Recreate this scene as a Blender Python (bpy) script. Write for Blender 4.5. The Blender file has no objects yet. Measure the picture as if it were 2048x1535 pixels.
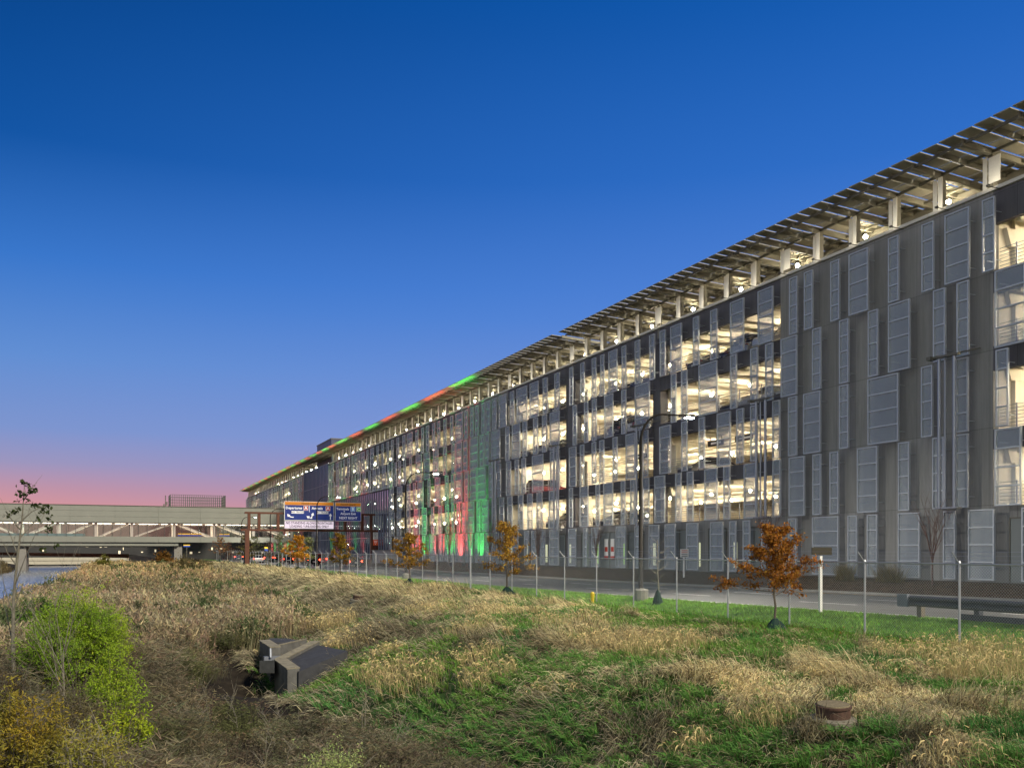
import bpy, bmesh, math, random
import numpy as np
from mathutils import Vector, Matrix
R = math.radians
random.seed(7)
rng = np.random.default_rng(11)
C = bpy.context.scene.collection
SC = bpy.context.scene

# ------------------------------------------------------------------ camera
CAMZ = 1.5
AX = 23.66                      # the camera looks this far to the right of the road's direction (+Y)
F, HZ, VPX = 1785.0, 1099.0, 242.0
SA, CA = math.sin(R(AX)), math.cos(R(AX))
cam = bpy.data.cameras.new('camera')
camo = bpy.data.objects.new('camera', cam); C.objects.link(camo)
camo.location = (0, 0, CAMZ)
camo.rotation_euler = (R(90), 0, -R(AX))
cam.sensor_width = 36; cam.lens = 36 * F / 2048
cam.shift_y = (HZ - 767.5) / 2048
cam.clip_start = .1; cam.clip_end = 6000
SC.camera = camo

# ------------------------------------------------------------------ sky, sun, exposure
SC.view_settings.view_transform = 'Standard'
SC.view_settings.look = 'None'
SC.view_settings.exposure = 0
SC.view_settings.gamma = 1
SC.render.engine = 'CYCLES'
SC.cycles.use_denoising = True
SC.cycles.max_bounces = 8
SC.cycles.diffuse_bounces = 4
SC.cycles.transparent_max_bounces = 24
SC.cycles.sample_clamp_indirect = 6
SC.cycles.caustics_reflective = False
SC.cycles.caustics_refractive = False


def s2l(c):
    c = c / 255.0
    return c / 12.92 if c <= .04045 else ((c + .055) / 1.055) ** 2.4


def L(r, g, b):
    return (s2l(r), s2l(g), s2l(b), 1)


W = bpy.data.worlds.new('World'); SC.world = W; W.use_nodes = True
nt = W.node_tree; nt.nodes.clear()
N = nt.nodes.new; LK = nt.links.new
wout = N('ShaderNodeOutputWorld'); bg = N('ShaderNodeBackground')
tc = N('ShaderNodeTexCoord'); sep = N('ShaderNodeSeparateXYZ'); LK(tc.outputs['Generated'], sep.inputs[0])


def ramp(stops):
    r = N('ShaderNodeValToRGB'); e = r.color_ramp.elements
    e[0].position, e[0].color = stops[0]; e[1].position, e[1].color = stops[-1]
    for p, c in stops[1:-1]:
        k = e.new(p); k.color = c
    LK(sep.outputs['Z'], r.inputs[0]); return r


# dusk sky: west part (ahead and left) and the part further round to the right
west = ramp([(0, L(230, 150, 130)), (.038, L(228, 152, 146)), (.062, L(198, 148, 164)), (.086, L(158, 150, 188)), (.12, L(124, 148, 204)),
             (.19, L(94, 142, 210)), (.28, L(50, 116, 200)), (.38, L(2, 78, 156)), (.50, L(0, 62, 130)), (1, L(4, 46, 104))])
east = ramp([(0, L(190, 140, 150)), (.05, L(160, 140, 176)), (.12, L(128, 150, 214)), (.25, L(84, 132, 216)), (.38, L(48, 112, 203)),
             (.53, L(12, 92, 182)), (1, L(12, 60, 130))])
dot = N('ShaderNodeVectorMath'); dot.operation = 'DOT_PRODUCT'; dot.inputs[1].default_value = (.92, .39, 0)
LK(tc.outputs['Generated'], dot.inputs[0])
mr = N('ShaderNodeMapRange'); mr.inputs[1].default_value = .15; mr.inputs[2].default_value = .95
LK(dot.outputs['Value'], mr.inputs[0])
mx = N('ShaderNodeMix'); mx.data_type = 'RGBA'
LK(mr.outputs[0], mx.inputs[0]); LK(west.outputs[0], mx.inputs[6]); LK(east.outputs[0], mx.inputs[7])
# glow lobe added to the unseen sky behind left, to light the facade
gd = N('ShaderNodeVectorMath'); gd.operation = 'DOT_PRODUCT'; gd.inputs[1].default_value = (-.86, -.50, .10)
LK(tc.outputs['Generated'], gd.inputs[0])
gr = N('ShaderNodeMapRange'); gr.interpolation_type = 'SMOOTHSTEP'; gr.inputs[1].default_value = .35; gr.inputs[2].default_value = 1.0
LK(gd.outputs['Value'], gr.inputs[0])
gm = N('ShaderNodeMix'); gm.data_type = 'RGBA'; gm.blend_type = 'ADD'
gm.inputs[7].default_value = (.86, .90, .66, 1)
gs = N('ShaderNodeMath'); gs.operation = 'MULTIPLY'; gs.inputs[1].default_value = 1.0
LK(gr.outputs[0], gs.inputs[0]); LK(gs.outputs[0], gm.inputs[0]); LK(mx.outputs[2], gm.inputs[6])
sky = N('ShaderNodeTexSky'); sky.sky_type = 'NISHITA'; sky.sun_disc = False
sky.sun_elevation = R(1); sky.sun_rotation = R(-105)
sm = N('ShaderNodeMix'); sm.data_type = 'RGBA'; sm.blend_type = 'ADD'; sm.inputs[0].default_value = .004
LK(gm.outputs[2], sm.inputs[6]); LK(sky.outputs[0], sm.inputs[7])
LK(sm.outputs[2], bg.inputs[0]); LK(bg.outputs[0], wout.inputs[0])
bg.inputs[1].default_value = 1.0

sl = bpy.data.lights.new('sun', 'SUN'); sl.energy = 5.0; sl.angle = R(7); sl.color = (1.0, .9, .72)  # added sun lamp, stands in for airport and street lamp light from behind right
so = bpy.data.objects.new('sun', sl); C.objects.link(so)
so.rotation_euler = Vector((-.27, .60, -.50)).to_track_quat('-Z', 'Y').to_euler()


# ------------------------------------------------------------------ helpers
def at(px, py=None, X=None, Y=None, z=None):
    """a point of the place from where it shows in the photograph, given its plane X, Y or depth z"""
    if X is not None:
        d = 1949.0 * X / (px - VPX)
        Yv = (d - X * SA) / CA
        Xv = X
    elif Y is not None:
        k = (px - 1024) / F
        Xv = Y * (k * CA + SA) / (CA - k * SA); Yv = Y; d = Xv * SA + Y * CA
    else:
        d = z; k = (px - 1024) / F
        Xv = d * (SA + k * CA); Yv = d * (CA - k * SA)
    zz = CAMZ - (py - HZ) * d / F if py is not None else 0
    return Vector((Xv, Yv, zz))


def fy(px, X=36.0):
    return at(px, X=X).y


def spot(name, loc, tgt, e, col, ang, size=.1, parent=None, blend=.6):
    l = bpy.data.lights.new(name, 'SPOT'); l.energy = e; l.color = col; l.spot_size = R(ang); l.spot_blend = blend; l.shadow_soft_size = size
    o = bpy.data.objects.new(name, l); C.objects.link(o); o.location = loc
    o.rotation_euler = (Vector(tgt) - Vector(loc)).to_track_quat('-Z', 'Y').to_euler()
    if parent: o.parent = parent
    return o



class MB:
    def __init__(s): s.v = []; s.f = []

    def box(s, x0, x1, y0, y1, z0, z1):
        i = len(s.v)
        s.v += [(x0, y0, z0), (x1, y0, z0), (x1, y1, z0), (x0, y1, z0), (x0, y0, z1), (x1, y0, z1), (x1, y1, z1), (x0, y1, z1)]
        s.f += [(i, i + 3, i + 2, i + 1), (i + 4, i + 5, i + 6, i + 7), (i, i + 1, i + 5, i + 4), (i + 1, i + 2, i + 6, i + 5), (i + 2, i + 3, i + 7, i + 6), (i + 3, i, i + 4, i + 7)]
        return s

    def hexa(s, p):            # 8 points, bottom ring then top ring
        i = len(s.v); s.v += [tuple(q) for q in p]
        s.f += [(i, i + 3, i + 2, i + 1), (i + 4, i + 5, i + 6, i + 7), (i, i + 1, i + 5, i + 4), (i + 1, i + 2, i + 6, i + 5), (i + 2, i + 3, i + 7, i + 6), (i + 3, i, i + 4, i + 7)]
        return s

    def beam(s, a, b, w, h, up=(0, 0, 1)):
        a = Vector(a); b = Vector(b); d = (b - a).normalized(); u = Vector(up)
        sd = d.cross(u).normalized() * w / 2; u = sd.cross(d).normalized() * h / 2
        s.hexa([a - sd - u, a + sd - u, b + sd - u, b - sd - u, a - sd + u, a + sd + u, b + sd + u, b - sd + u]); return s

    def tube(s, pts, rad, n=6, cap=True):
        pts = [Vector(p) for p in pts]
        if not hasattr(rad, '__len__'): rad = [rad] * len(pts)
        i0 = len(s.v); ref = Vector((0.31, .17, .93))
        for k, p in enumerate(pts):
            d = (pts[min(k + 1, len(pts) - 1)] - pts[max(k - 1, 0)]).normalized()
            if abs(d.dot(ref)) > .95: ref = Vector((.9, .3, .1))
            a = d.cross(ref).normalized(); b = d.cross(a)
            for j in range(n):
                t = 2 * math.pi * j / n
                s.v.append(tuple(p + (a * math.cos(t) + b * math.sin(t)) * rad[k]))
        for k in range(len(pts) - 1):
            for j in range(n):
                q = i0 + k * n; s.f.append((q + j, q + (j + 1) % n, q + n + (j + 1) % n, q + n + j))
        if cap:
            s.f.append(tuple(i0 + j for j in range(n))); q = i0 + (len(pts) - 1) * n
            s.f.append(tuple(q + n - 1 - j for j in range(n)))
        return s

    def lathe(s, c, prof, n=16):
        i0 = len(s.v)
        for r, z in prof:
            for j in range(n):
                t = 2 * math.pi * j / n; s.v.append((c[0] + r * math.cos(t), c[1] + r * math.sin(t), c[2] + z))
        for k in range(len(prof) - 1):
            for j in range(n):
                q = i0 + k * n; s.f.append((q + j, q + (j + 1) % n, q + n + (j + 1) % n, q + n + j))
        q = i0 + (len(prof) - 1) * n
        s.f.append(tuple(q + j for j in range(n))); s.f.append(tuple(i0 + n - 1 - j for j in range(n)))
        return s

    def build(s, name, mat, parent=None, smooth=False, bevel=0):
        me = bpy.data.meshes.new(name); me.from_pydata(s.v, [], s.f); me.update()
        o = bpy.data.objects.new(name, me); C.objects.link(o)
        if mat: me.materials.append(mat)
        if smooth: me.polygons.foreach_set('use_smooth', [True] * len(me.polygons))
        if bevel:
            m = o.modifiers.new('bevel', 'BEVEL'); m.width = bevel; m.segments = 1; m.limit_method = 'ANGLE'
        if parent: o.parent = parent
        return o


def tag(o, label=None, cat=None, group=None, kind=None):
    if label: o['label'] = label
    if cat: o['category'] = cat
    if group: o['group'] = group
    if kind: o['kind'] = kind
    return o


def empty(name, loc=(0, 0, 0), rz=0, **kw):
    o = bpy.data.objects.new(name, None); C.objects.link(o); o.location = loc; o.rotation_euler = (0, 0, rz)
    o.empty_display_size = .3
    return tag(o, **kw)


def copy_tree(o, parent=None):
    c = o.copy(); C.objects.link(c); c.parent = parent
    for ch in list(o.children): copy_tree(ch, c)
    return c


_m = {}


def mat(name, col, rough=.6, metal=0, emit=None, es=0, noise=None, bump=0, spec=.5, nscale=3.0, alpha=1, trans=0):
    """plain surface with optional two-scale noise mottling (noise = amount) and bump"""
    if name in _m: return _m[name]
    m = bpy.data.materials.new(name); m.use_nodes = True; t = m.node_tree; b = t.nodes['Principled BSDF']
    b.inputs['Base Color'].default_value = (*col[:3], 1); b.inputs['Roughness'].default_value = rough
    b.inputs['Metallic'].default_value = metal; b.inputs['Specular IOR Level'].default_value = spec
    if emit: b.inputs['Emission Color'].default_value = (*emit[:3], 1); b.inputs['Emission Strength'].default_value = es
    if trans: b.inputs['Transmission Weight'].default_value = trans
    if noise or bump:
        g = t.nodes.new('ShaderNodeTexCoord'); n = t.nodes.new('ShaderNodeTexNoise'); n.inputs['Scale'].default_value = nscale; n.inputs['Detail'].default_value = 8
        n.inputs['Roughness'].default_value = .65
        t.links.new(g.outputs['Object'], n.inputs['Vector'])
        if noise:
            mm = t.nodes.new('ShaderNodeMapRange'); mm.inputs[3].default_value = 1 - noise; mm.inputs[4].default_value = 1 + noise
            mm.inputs[1].default_value = .3; mm.inputs[2].default_value = .7
            t.links.new(n.outputs['Fac'], mm.inputs[0])
            x = t.nodes.new('ShaderNodeMix'); x.data_type = 'RGBA'; x.blend_type = 'MULTIPLY'; x.inputs[0].default_value = 1
            x.inputs[6].default_value = (*col[:3], 1); t.links.new(mm.outputs[0], x.inputs[7]); t.links.new(x.outputs[2], b.inputs['Base Color'])
        if bump:
            bp = t.nodes.new('ShaderNodeBump'); bp.inputs['Strength'].default_value = bump; bp.inputs['Distance'].default_value = .02
            t.links.new(n.outputs['Fac'], bp.inputs['Height']); t.links.new(bp.outputs[0], b.inputs['Normal'])
    _m[name] = m
    return m


def vmat(name, rough=.8, translucent=.25, mottle=None):
    """foliage: colour of each blade or leaf from its own attribute, some light through it"""
    m = bpy.data.materials.new(name); m.use_nodes = True; t = m.node_tree; t.nodes.clear()
    o = t.nodes.new('ShaderNodeOutputMaterial'); a = t.nodes.new('ShaderNodeAttribute'); a.attribute_name = 'Col'
    d = t.nodes.new('ShaderNodeBsdfPrincipled'); d.inputs['Roughness'].default_value = rough; d.inputs['Specular IOR Level'].default_value = .2
    col = a.outputs['Color']
    if mottle:
        g = t.nodes.new('ShaderNodeTexCoord'); n = t.nodes.new('ShaderNodeTexNoise'); n.inputs['Scale'].default_value = mottle; n.inputs['Detail'].default_value = 8
        t.links.new(g.outputs['Object'], n.inputs['Vector'])
        mm = t.nodes.new('ShaderNodeMapRange'); mm.inputs[1].default_value = .3; mm.inputs[2].default_value = .7; mm.inputs[3].default_value = .55; mm.inputs[4].default_value = 1.45
        t.links.new(n.outputs['Fac'], mm.inputs[0])
        x = t.nodes.new('ShaderNodeMix'); x.data_type = 'RGBA'; x.blend_type = 'MULTIPLY'; x.inputs[0].default_value = 1
        t.links.new(col, x.inputs[6]); t.links.new(mm.outputs[0], x.inputs[7]); col = x.outputs[2]
        bp = t.nodes.new('ShaderNodeBump'); bp.inputs['Strength'].default_value = .6; bp.inputs['Distance'].default_value = .05
        t.links.new(n.outputs['Fac'], bp.inputs['Height']); t.links.new(bp.outputs[0], d.inputs['Normal'])
    t.links.new(col, d.inputs['Base Color'])
    if translucent:
        tr = t.nodes.new('ShaderNodeBsdfTranslucent'); t.links.new(col, tr.inputs[0])
        x = t.nodes.new('ShaderNodeMixShader'); x.inputs[0].default_value = translucent
        t.links.new(d.outputs[0], x.inputs[1]); t.links.new(tr.outputs[0], x.inputs[2]); t.links.new(x.outputs[0], o.inputs[0])
    else:
        t.links.new(d.outputs[0], o.inputs[0])
    return m


def np_mesh(name, V, sizes, idx, cols, m, parent=None, smooth=False):
    """V (n,3); sizes per face; idx flat loop vertex indices; cols (n,3) per vertex"""
    me = bpy.data.meshes.new(name)
    me.vertices.add(len(V)); me.vertices.foreach_set('co', np.ascontiguousarray(V, dtype=np.float32).ravel())
    me.loops.add(len(idx)); me.loops.foreach_set('vertex_index', idx.astype(np.int32))
    me.polygons.add(len(sizes)); st = np.zeros(len(sizes), np.int32); st[1:] = np.cumsum(sizes)[:-1]
    me.polygons.foreach_set('loop_start', st)
    me.update(calc_edges=True)
    if cols is not None:
        a = me.color_attributes.new('Col', 'FLOAT_COLOR', 'POINT')
        c4 = np.ones((len(V), 4), np.float32); c4[:, :3] = cols; a.data.foreach_set('color', c4.ravel())
    if smooth: me.polygons.foreach_set('use_smooth', np.ones(len(sizes), bool))
    me.materials.append(m)
    o = bpy.data.objects.new(name, me); C.objects.link(o)
    if parent: o.parent = parent
    return o


def blade_arrays(P, D, bend, w, col):
    """P base (n,3), D vector to the tip (n,3), bend (n,3) added to the middle, w (n,), col (n,3)"""
    n = len(P)
    sd = np.cross(D, rng.normal(size=(n, 3))); sd /= (np.linalg.norm(sd, axis=1)[:, None] + 1e-9); sd *= (w / 2)[:, None]
    M = P + D * .55 + bend
    V = np.stack([P - sd, P + sd, M - sd * .85, M + sd * .85, P + D], 1).reshape(-1, 3)
    b = np.arange(n)[:, None] * 5
    idx = (b + np.array([[0, 1, 3, 2, 2, 3, 4]])).ravel()
    sizes = np.tile(np.array([4, 3], np.int32), n)
    c = np.repeat(col, 5, 0)
    return V, sizes, idx, c


def leaf_arrays(P, size, col, flat=.0, asp=.5):
    n = len(P)
    d = rng.normal(size=(n, 3)); d[:, 2] *= (1 - flat); d /= np.linalg.norm(d, axis=1)[:, None]
    e = np.cross(d, rng.normal(size=(n, 3))); e /= np.linalg.norm(e, axis=1)[:, None]
    d *= size[:, None]; e *= (size * asp)[:, None]
    nn = np.cross(d, e); nn /= (np.linalg.norm(nn, axis=1)[:, None] + 1e-9)
    V = np.stack([P - d * .5, P + e * .5 + nn * (size * .12)[:, None], P + d * .5, P - e * .5 + nn * (size * .12)[:, None]], 1).reshape(-1, 3)
    idx = (np.arange(n)[:, None] * 4 + np.array([[0, 1, 2, 0, 2, 3]])).ravel()
    return V, np.full(2 * n, 3, np.int32), idx, np.repeat(col, 4, 0)


def join_arrays(parts):
    Vs, S, I, Cc, off = [], [], [], [], 0
    for V, s, i, c in parts:
        Vs.append(V); S.append(s); I.append(i + off); Cc.append(c); off += len(V)
    return np.concatenate(Vs), np.concatenate(S), np.concatenate(I), np.concatenate(Cc)


def vnoise(x, y, s, seed=0):
    x = np.asarray(x, float) / s; y = np.asarray(y, float) / s
    xi = np.floor(x).astype(np.int64); yi = np.floor(y).astype(np.int64); fx = x - xi; fy_ = y - yi
    fx = fx * fx * (3 - 2 * fx); fy_ = fy_ * fy_ * (3 - 2 * fy_)

    def h(a, b):
        n = (a * 374761393 + b * 668265263 + seed * 1442695041) & 0xffffffff
        n = ((n ^ (n >> 13)) * 1274126177) & 0xffffffff
        return ((n ^ (n >> 16)) & 0xffff) / 65535.0
    return (h(xi, yi) * (1 - fx) + h(xi + 1, yi) * fx) * (1 - fy_) + (h(xi, yi + 1) * (1 - fx) + h(xi + 1, yi + 1) * fx) * fy_


def vary(col, n, v=.25, hue=.06):
    c = np.tile(np.array(col[:3], float), (n, 1)) * (1 + rng.uniform(-v, v, (n, 1))) * (1 + rng.uniform(-hue, hue, (n, 3)))
    return np.clip(c, 0, 1)


# ------------------------------------------------------------------ terrain
WATER = -2.1
XF, XR0, XR1, XB = 18.9, 21.5, 32.6, 36.6          # fence, near and far edge of the road, wall of the garage


def toe(Y): return np.interp(Y, [0, 8, 12, 18, 23, 29, 38, 50, 100, 160, 400], [4.0, 4.4, 4.8, 5.0, 3.7, 3.8, 7.0, 8.6, 10.5, 11, 11])
def crest(Y): return np.interp(Y, [0, 10, 20, 30, 45, 100, 400], [8.6, 9.0, 10.3, 11.8, 13.2, 14.8, 15])
def zroad(Y): return np.interp(Y, [0, 17, 27, 55, 100, 400], [-.40, -.47, -.60, -.84, -.95, -1.0])


def ground(X, Y, bumps=True):
    X = np.asarray(X, float); Y = np.asarray(Y, float)
    T, K, zr = toe(Y), crest(Y), zroad(Y)
    z = np.where(X < T, -2.0, 0.0)
    def seg(z, a, b, za, zb):
        t = np.clip((X - a) / (b - a), 0, 1); s = t * t * (3 - 2 * t)
        return np.where((X >= a) & (X <= b), za + (zb - za) * s, z)
    z = seg(z, T, K, -2.1, -.86)
    z = seg(z, K, XF, -.86, -.88)
    z = seg(z, XF, XR0, -.88, zr)
    z = np.where((X > XR0) & (X < XR1), zr, z)
    z = seg(z, XR1, XB - .6, zr, 0)
    z = np.where(X > XB - .6, 0, z)
    z = seg(z, -6.4, -5.0, -2.6, -2.0)
    z = np.where(X < -6.4, -2.6, z)
    lo = np.clip((24 - Y) / 5, 0, 1) * np.clip((T + 1.5 - X) / 2.5, 0, 1) * np.clip((X + 5) / 2, 0, 1); z = z - .5 * lo * lo * (3 - 2 * lo)
    # the far bank of the creek
    wl = -17.5 + 1.2 * np.sin(Y * .05)
    t = np.clip((wl - X) / 2.5, 0, 1)
    z = np.where((X < wl) & (Y > 60), -2.6 + 1.3 * t, z)
    z = np.where((X < -45) & (Y <= 60), -1.4, z)
    if bumps:
        amp = np.clip((XF - .6 - X) / 2, 0, 1) * (X > -6)
        z = z + amp * ((vnoise(X, Y, 1.7, 1) - .5) * .22 + (vnoise(X, Y, .6, 2) - .5) * .10)
        # hollow in front of the outfall
        z = z - 1.0 * np.exp(-(((X - 3.6) / 1.5) ** 2 + ((Y - 25.5) / 1.8) ** 2))
    return z


def gz(x, y): return float(ground(np.array([x]), np.array([y]))[0])


SOIL = np.array([.035, .027, .018]); STRAW = np.array([.24, .18, .095]); GREEN = np.array([.045, .10, .022])
LAWN = np.array([.08, .18, .028]); REED = np.array([.085, .06, .035]); LITTER = np.array([.10, .07, .04])


def greenness(X, Y):
    """where the bank carries green grass (0..1)"""
    u, v = .8 * X + .6 * Y, -.6 * X + .8 * Y
    a = vnoise(u * .42, v, .75, 5) * .45 + vnoise(X, Y, 3.4, 6) * .35 + vnoise(u * .6, v, .33, 7) * .20
    band = np.interp(X - toe(Y), [-1, 0, 1.0, 3.2, 5, 9], [.34, .50, .66, .65, .56, .62])
    band = np.where(Y > 38, band * .72, band)
    return np.clip((a - (1 - band)) / .10 + .5, 0, 1)


def lawnness(X, Y):
    e = 17.2 - np.clip((30 - Y) * .04, -2.0, 1.0) + (vnoise(X, Y, 2.2, 9) - .5) * 1.3
    e = np.where(Y > 60, 18.6, e)
    return np.clip((X - e) / .5, 0, 1)


xs = np.concatenate([[-1500, -700, -350, -200, -120, -80], np.arange(-60, -10, 4.), np.arange(-10, 21.6, .28), [22, 24, 27, 30, 32.5], np.arange(32.6, 37, .5),
                     [40, 60, 120, 250, 500, 1000, 1800]])
ys = np.concatenate([[-120, -60, -30, -12, -4], np.arange(0, 62, .34), np.arange(62, 130, 1.2), np.arange(130, 330, 5.), [360, 420, 520, 700, 1000, 1500, 2300, 3500]])
GX, GY = np.meshgrid(xs, ys); gxr, gyr = GX.ravel(), GY.ravel()
GZ = ground(gxr, gyr)
g_ = greenness(gxr, gyr)[:, None]; l_ = lawnness(gxr, gyr)[:, None]
cc = SOIL * .6 + (STRAW * .75) * .4 + np.zeros((len(gxr), 3))
cc = cc * (1 - g_) + (GREEN * .6) * g_
cc = np.where((gxr < toe(gyr))[:, None], SOIL * .55, cc)
cc = cc * (1 - l_) + LAWN * .75 * l_
cc = np.where((gxr > XR0 - .2)[:, None], np.array([.05, .045, .035]), cc)
cc = np.where(((gxr > XR1) & (gxr < XB))[:, None], np.array([.075, .05, .03]), cc)
cc = np.where(((gyr > 300) | (gxr < -30))[:, None], np.array([.05, .055, .03]), cc)
nx, ny = len(xs), len(ys)
q = (np.arange(ny - 1)[:, None] * nx + np.arange(nx - 1)[None, :]).ravel()
gi = np.stack([q, q + 1, q + nx + 1, q + nx], 1).ravel()
tag(np_mesh('ground', np.stack([gxr, gyr, GZ], 1), np.full(len(q), 4, np.int32), gi, cc, vmat('ground_soil', .95, 0, mottle=3.5), smooth=True), kind='structure')

# water of the creek
wm = bpy.data.materials.new('creek_water'); wm.use_nodes = True; t_ = wm.node_tree; b_ = t_.nodes['Principled BSDF']
b_.inputs['Base Color'].default_value = (.012, .018, .02, 1); b_.inputs['Roughness'].default_value = .2; b_.inputs['IOR'].default_value = 2.1
n_ = t_.nodes.new('ShaderNodeTexNoise'); n_.inputs['Scale'].default_value = .55; n_.inputs['Detail'].default_value = 4
g2 = t_.nodes.new('ShaderNodeTexCoord'); t_.links.new(g2.outputs['Object'], n_.inputs['Vector'])
bp_ = t_.nodes.new('ShaderNodeBump'); bp_.inputs['Strength'].default_value = .05; bp_.inputs['Distance'].default_value = .1
t_.links.new(n_.outputs['Fac'], bp_.inputs['Height']); t_.links.new(bp_.outputs[0], b_.inputs['Normal'])
gw_ = t_.nodes.new('ShaderNodeBsdfGlossy'); gw_.inputs[0].default_value = (.9, .9, .9, 1); gw_.inputs['Roughness'].default_value = .26; xw_ = t_.nodes.new('ShaderNodeMixShader'); xw_.inputs[0].default_value = .85
t_.links.new(bp_.outputs[0], gw_.inputs['Normal']); t_.links.new(b_.outputs[0], xw_.inputs[1]); t_.links.new(gw_.outputs[0], xw_.inputs[2]); t_.links.new(xw_.outputs[0], t_.nodes['Material Output'].inputs[0])
wv = MB(); wv.v = [(-46, -30, WATER), (-4.4, -30, WATER), (-4.4, 330, WATER), (-46, 330, WATER)]; wv.f = [(0, 1, 2, 3)]
tag(wv.build('water', wm), kind='structure')

# road
am = mat('asphalt', (.12, .12, .115), .75, noise=.22, bump=.25, nscale=1.1)
rx = [XR0, XR0 + .5, XR1]; ry = list(np.arange(-30, 60, 3.)) + list(np.arange(60, 420, 20.))
rb = MB()
for y in ry:
    z = float(zroad(y)) + .012
    rb.v += [(XR0, y, z), (XR1, y, z)]
for k in range(len(ry) - 1): rb.f.append((2 * k, 2 * k + 1, 2 * k + 3, 2 * k + 2))
tn = am.node_tree; nz = [n for n in tn.nodes if n.type == 'TEX_NOISE'][0]; mpn = tn.nodes.new('ShaderNodeMapping'); mpn.inputs['Scale'].default_value = (1.3, .10, 1)
tn.links.new([n for n in tn.nodes if n.type == 'TEX_COORD'][0].outputs['Object'], mpn.inputs[0]); tn.links.new(mpn.outputs[0], nz.inputs['Vector'])
tag(rb.build('road', am), kind='structure')
mk = MB()


def strip(x0, x1, y0, y1):
    n = max(1, int((y1 - y0) / 6)); i = len(mk.v)
    for k in range(n + 1):
        y = y0 + (y1 - y0) * k / n; z = float(zroad(y)) + .018
        mk.v.extend([(x0, y, z), (x1, y, z)])
        if k: mk.f.append((i + 2 * k - 2, i + 2 * k - 1, i + 2 * k + 1, i + 2 * k))


for lane in (25.3, 29.0):
    for k in range(34): strip(lane - .09, lane + .09, -20 + k * 9.1, -20 + k * 9.1 + 3.05)
strip(XR0 + .45, XR0 + .58, -30, 400)
tag(mk.build('road_marking', mat('white_road_paint', (.72, .72, .68), .6, noise=.15, nscale=6)), kind='structure')
ye = MB(); mk = ye; strip(XR1 - .55, XR1 - .42, -30, 400)
tag(ye.build('road_edge_line', mat('yellow_road_paint', (.5, .32, .03), .6)), kind='structure')
kb = MB()
for k in range(len(ry) - 1):
    a, b = float(zroad(ry[k])), float(zroad(ry[k + 1]))
    kb.hexa([(XR1, ry[k], a - .2), (XR1 + .18, ry[k], a - .2), (XR1 + .18, ry[k + 1], b - .2), (XR1, ry[k + 1], b - .2),
             (XR1, ry[k], a + .13), (XR1 + .18, ry[k], a + .13), (XR1 + .18, ry[k + 1], b + .13), (XR1, ry[k + 1], b + .13)])
tag(kb.build('kerb', mat('concrete_kerb', (.22, .21, .19), .85, noise=.2)), kind='structure')
# dark asphalt chute running up the bank from the outfall
ch = MB(); pts = []
for px_, d_, w_ in ((618, 26.8, 1.9), (660, 29.5, 1.5), (705, 36.0, .8), (766, 43, .55), (830, 47.5, .35)):
    q_ = at(px_, z=d_); pts.append((q_.x, q_.y, w_))
P2 = []
for a, b in zip(pts[:-1], pts[1:]):
    for k in range(8):
        t = k / 8; P2.append([a[j] + (b[j] - a[j]) * t for j in range(3)])
for k, p in enumerate(P2):
    for o in (-1, 0, 1):
        x = p[0] + o * p[2] * .55; y = p[1] - o * p[2] * .35
        ch.v.append((x, y, gz(x, y) + .07))
    if k:
        i = 3 * k; ch.f += [(i - 3, i - 2, i + 1, i), (i - 2, i - 1, i + 2, i + 1)]
tag(ch.build('drainage_path', mat('dark_asphalt', (.035, .036, .04), .85, noise=.3, bump=.3, nscale=5)), kind='structure')

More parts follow.
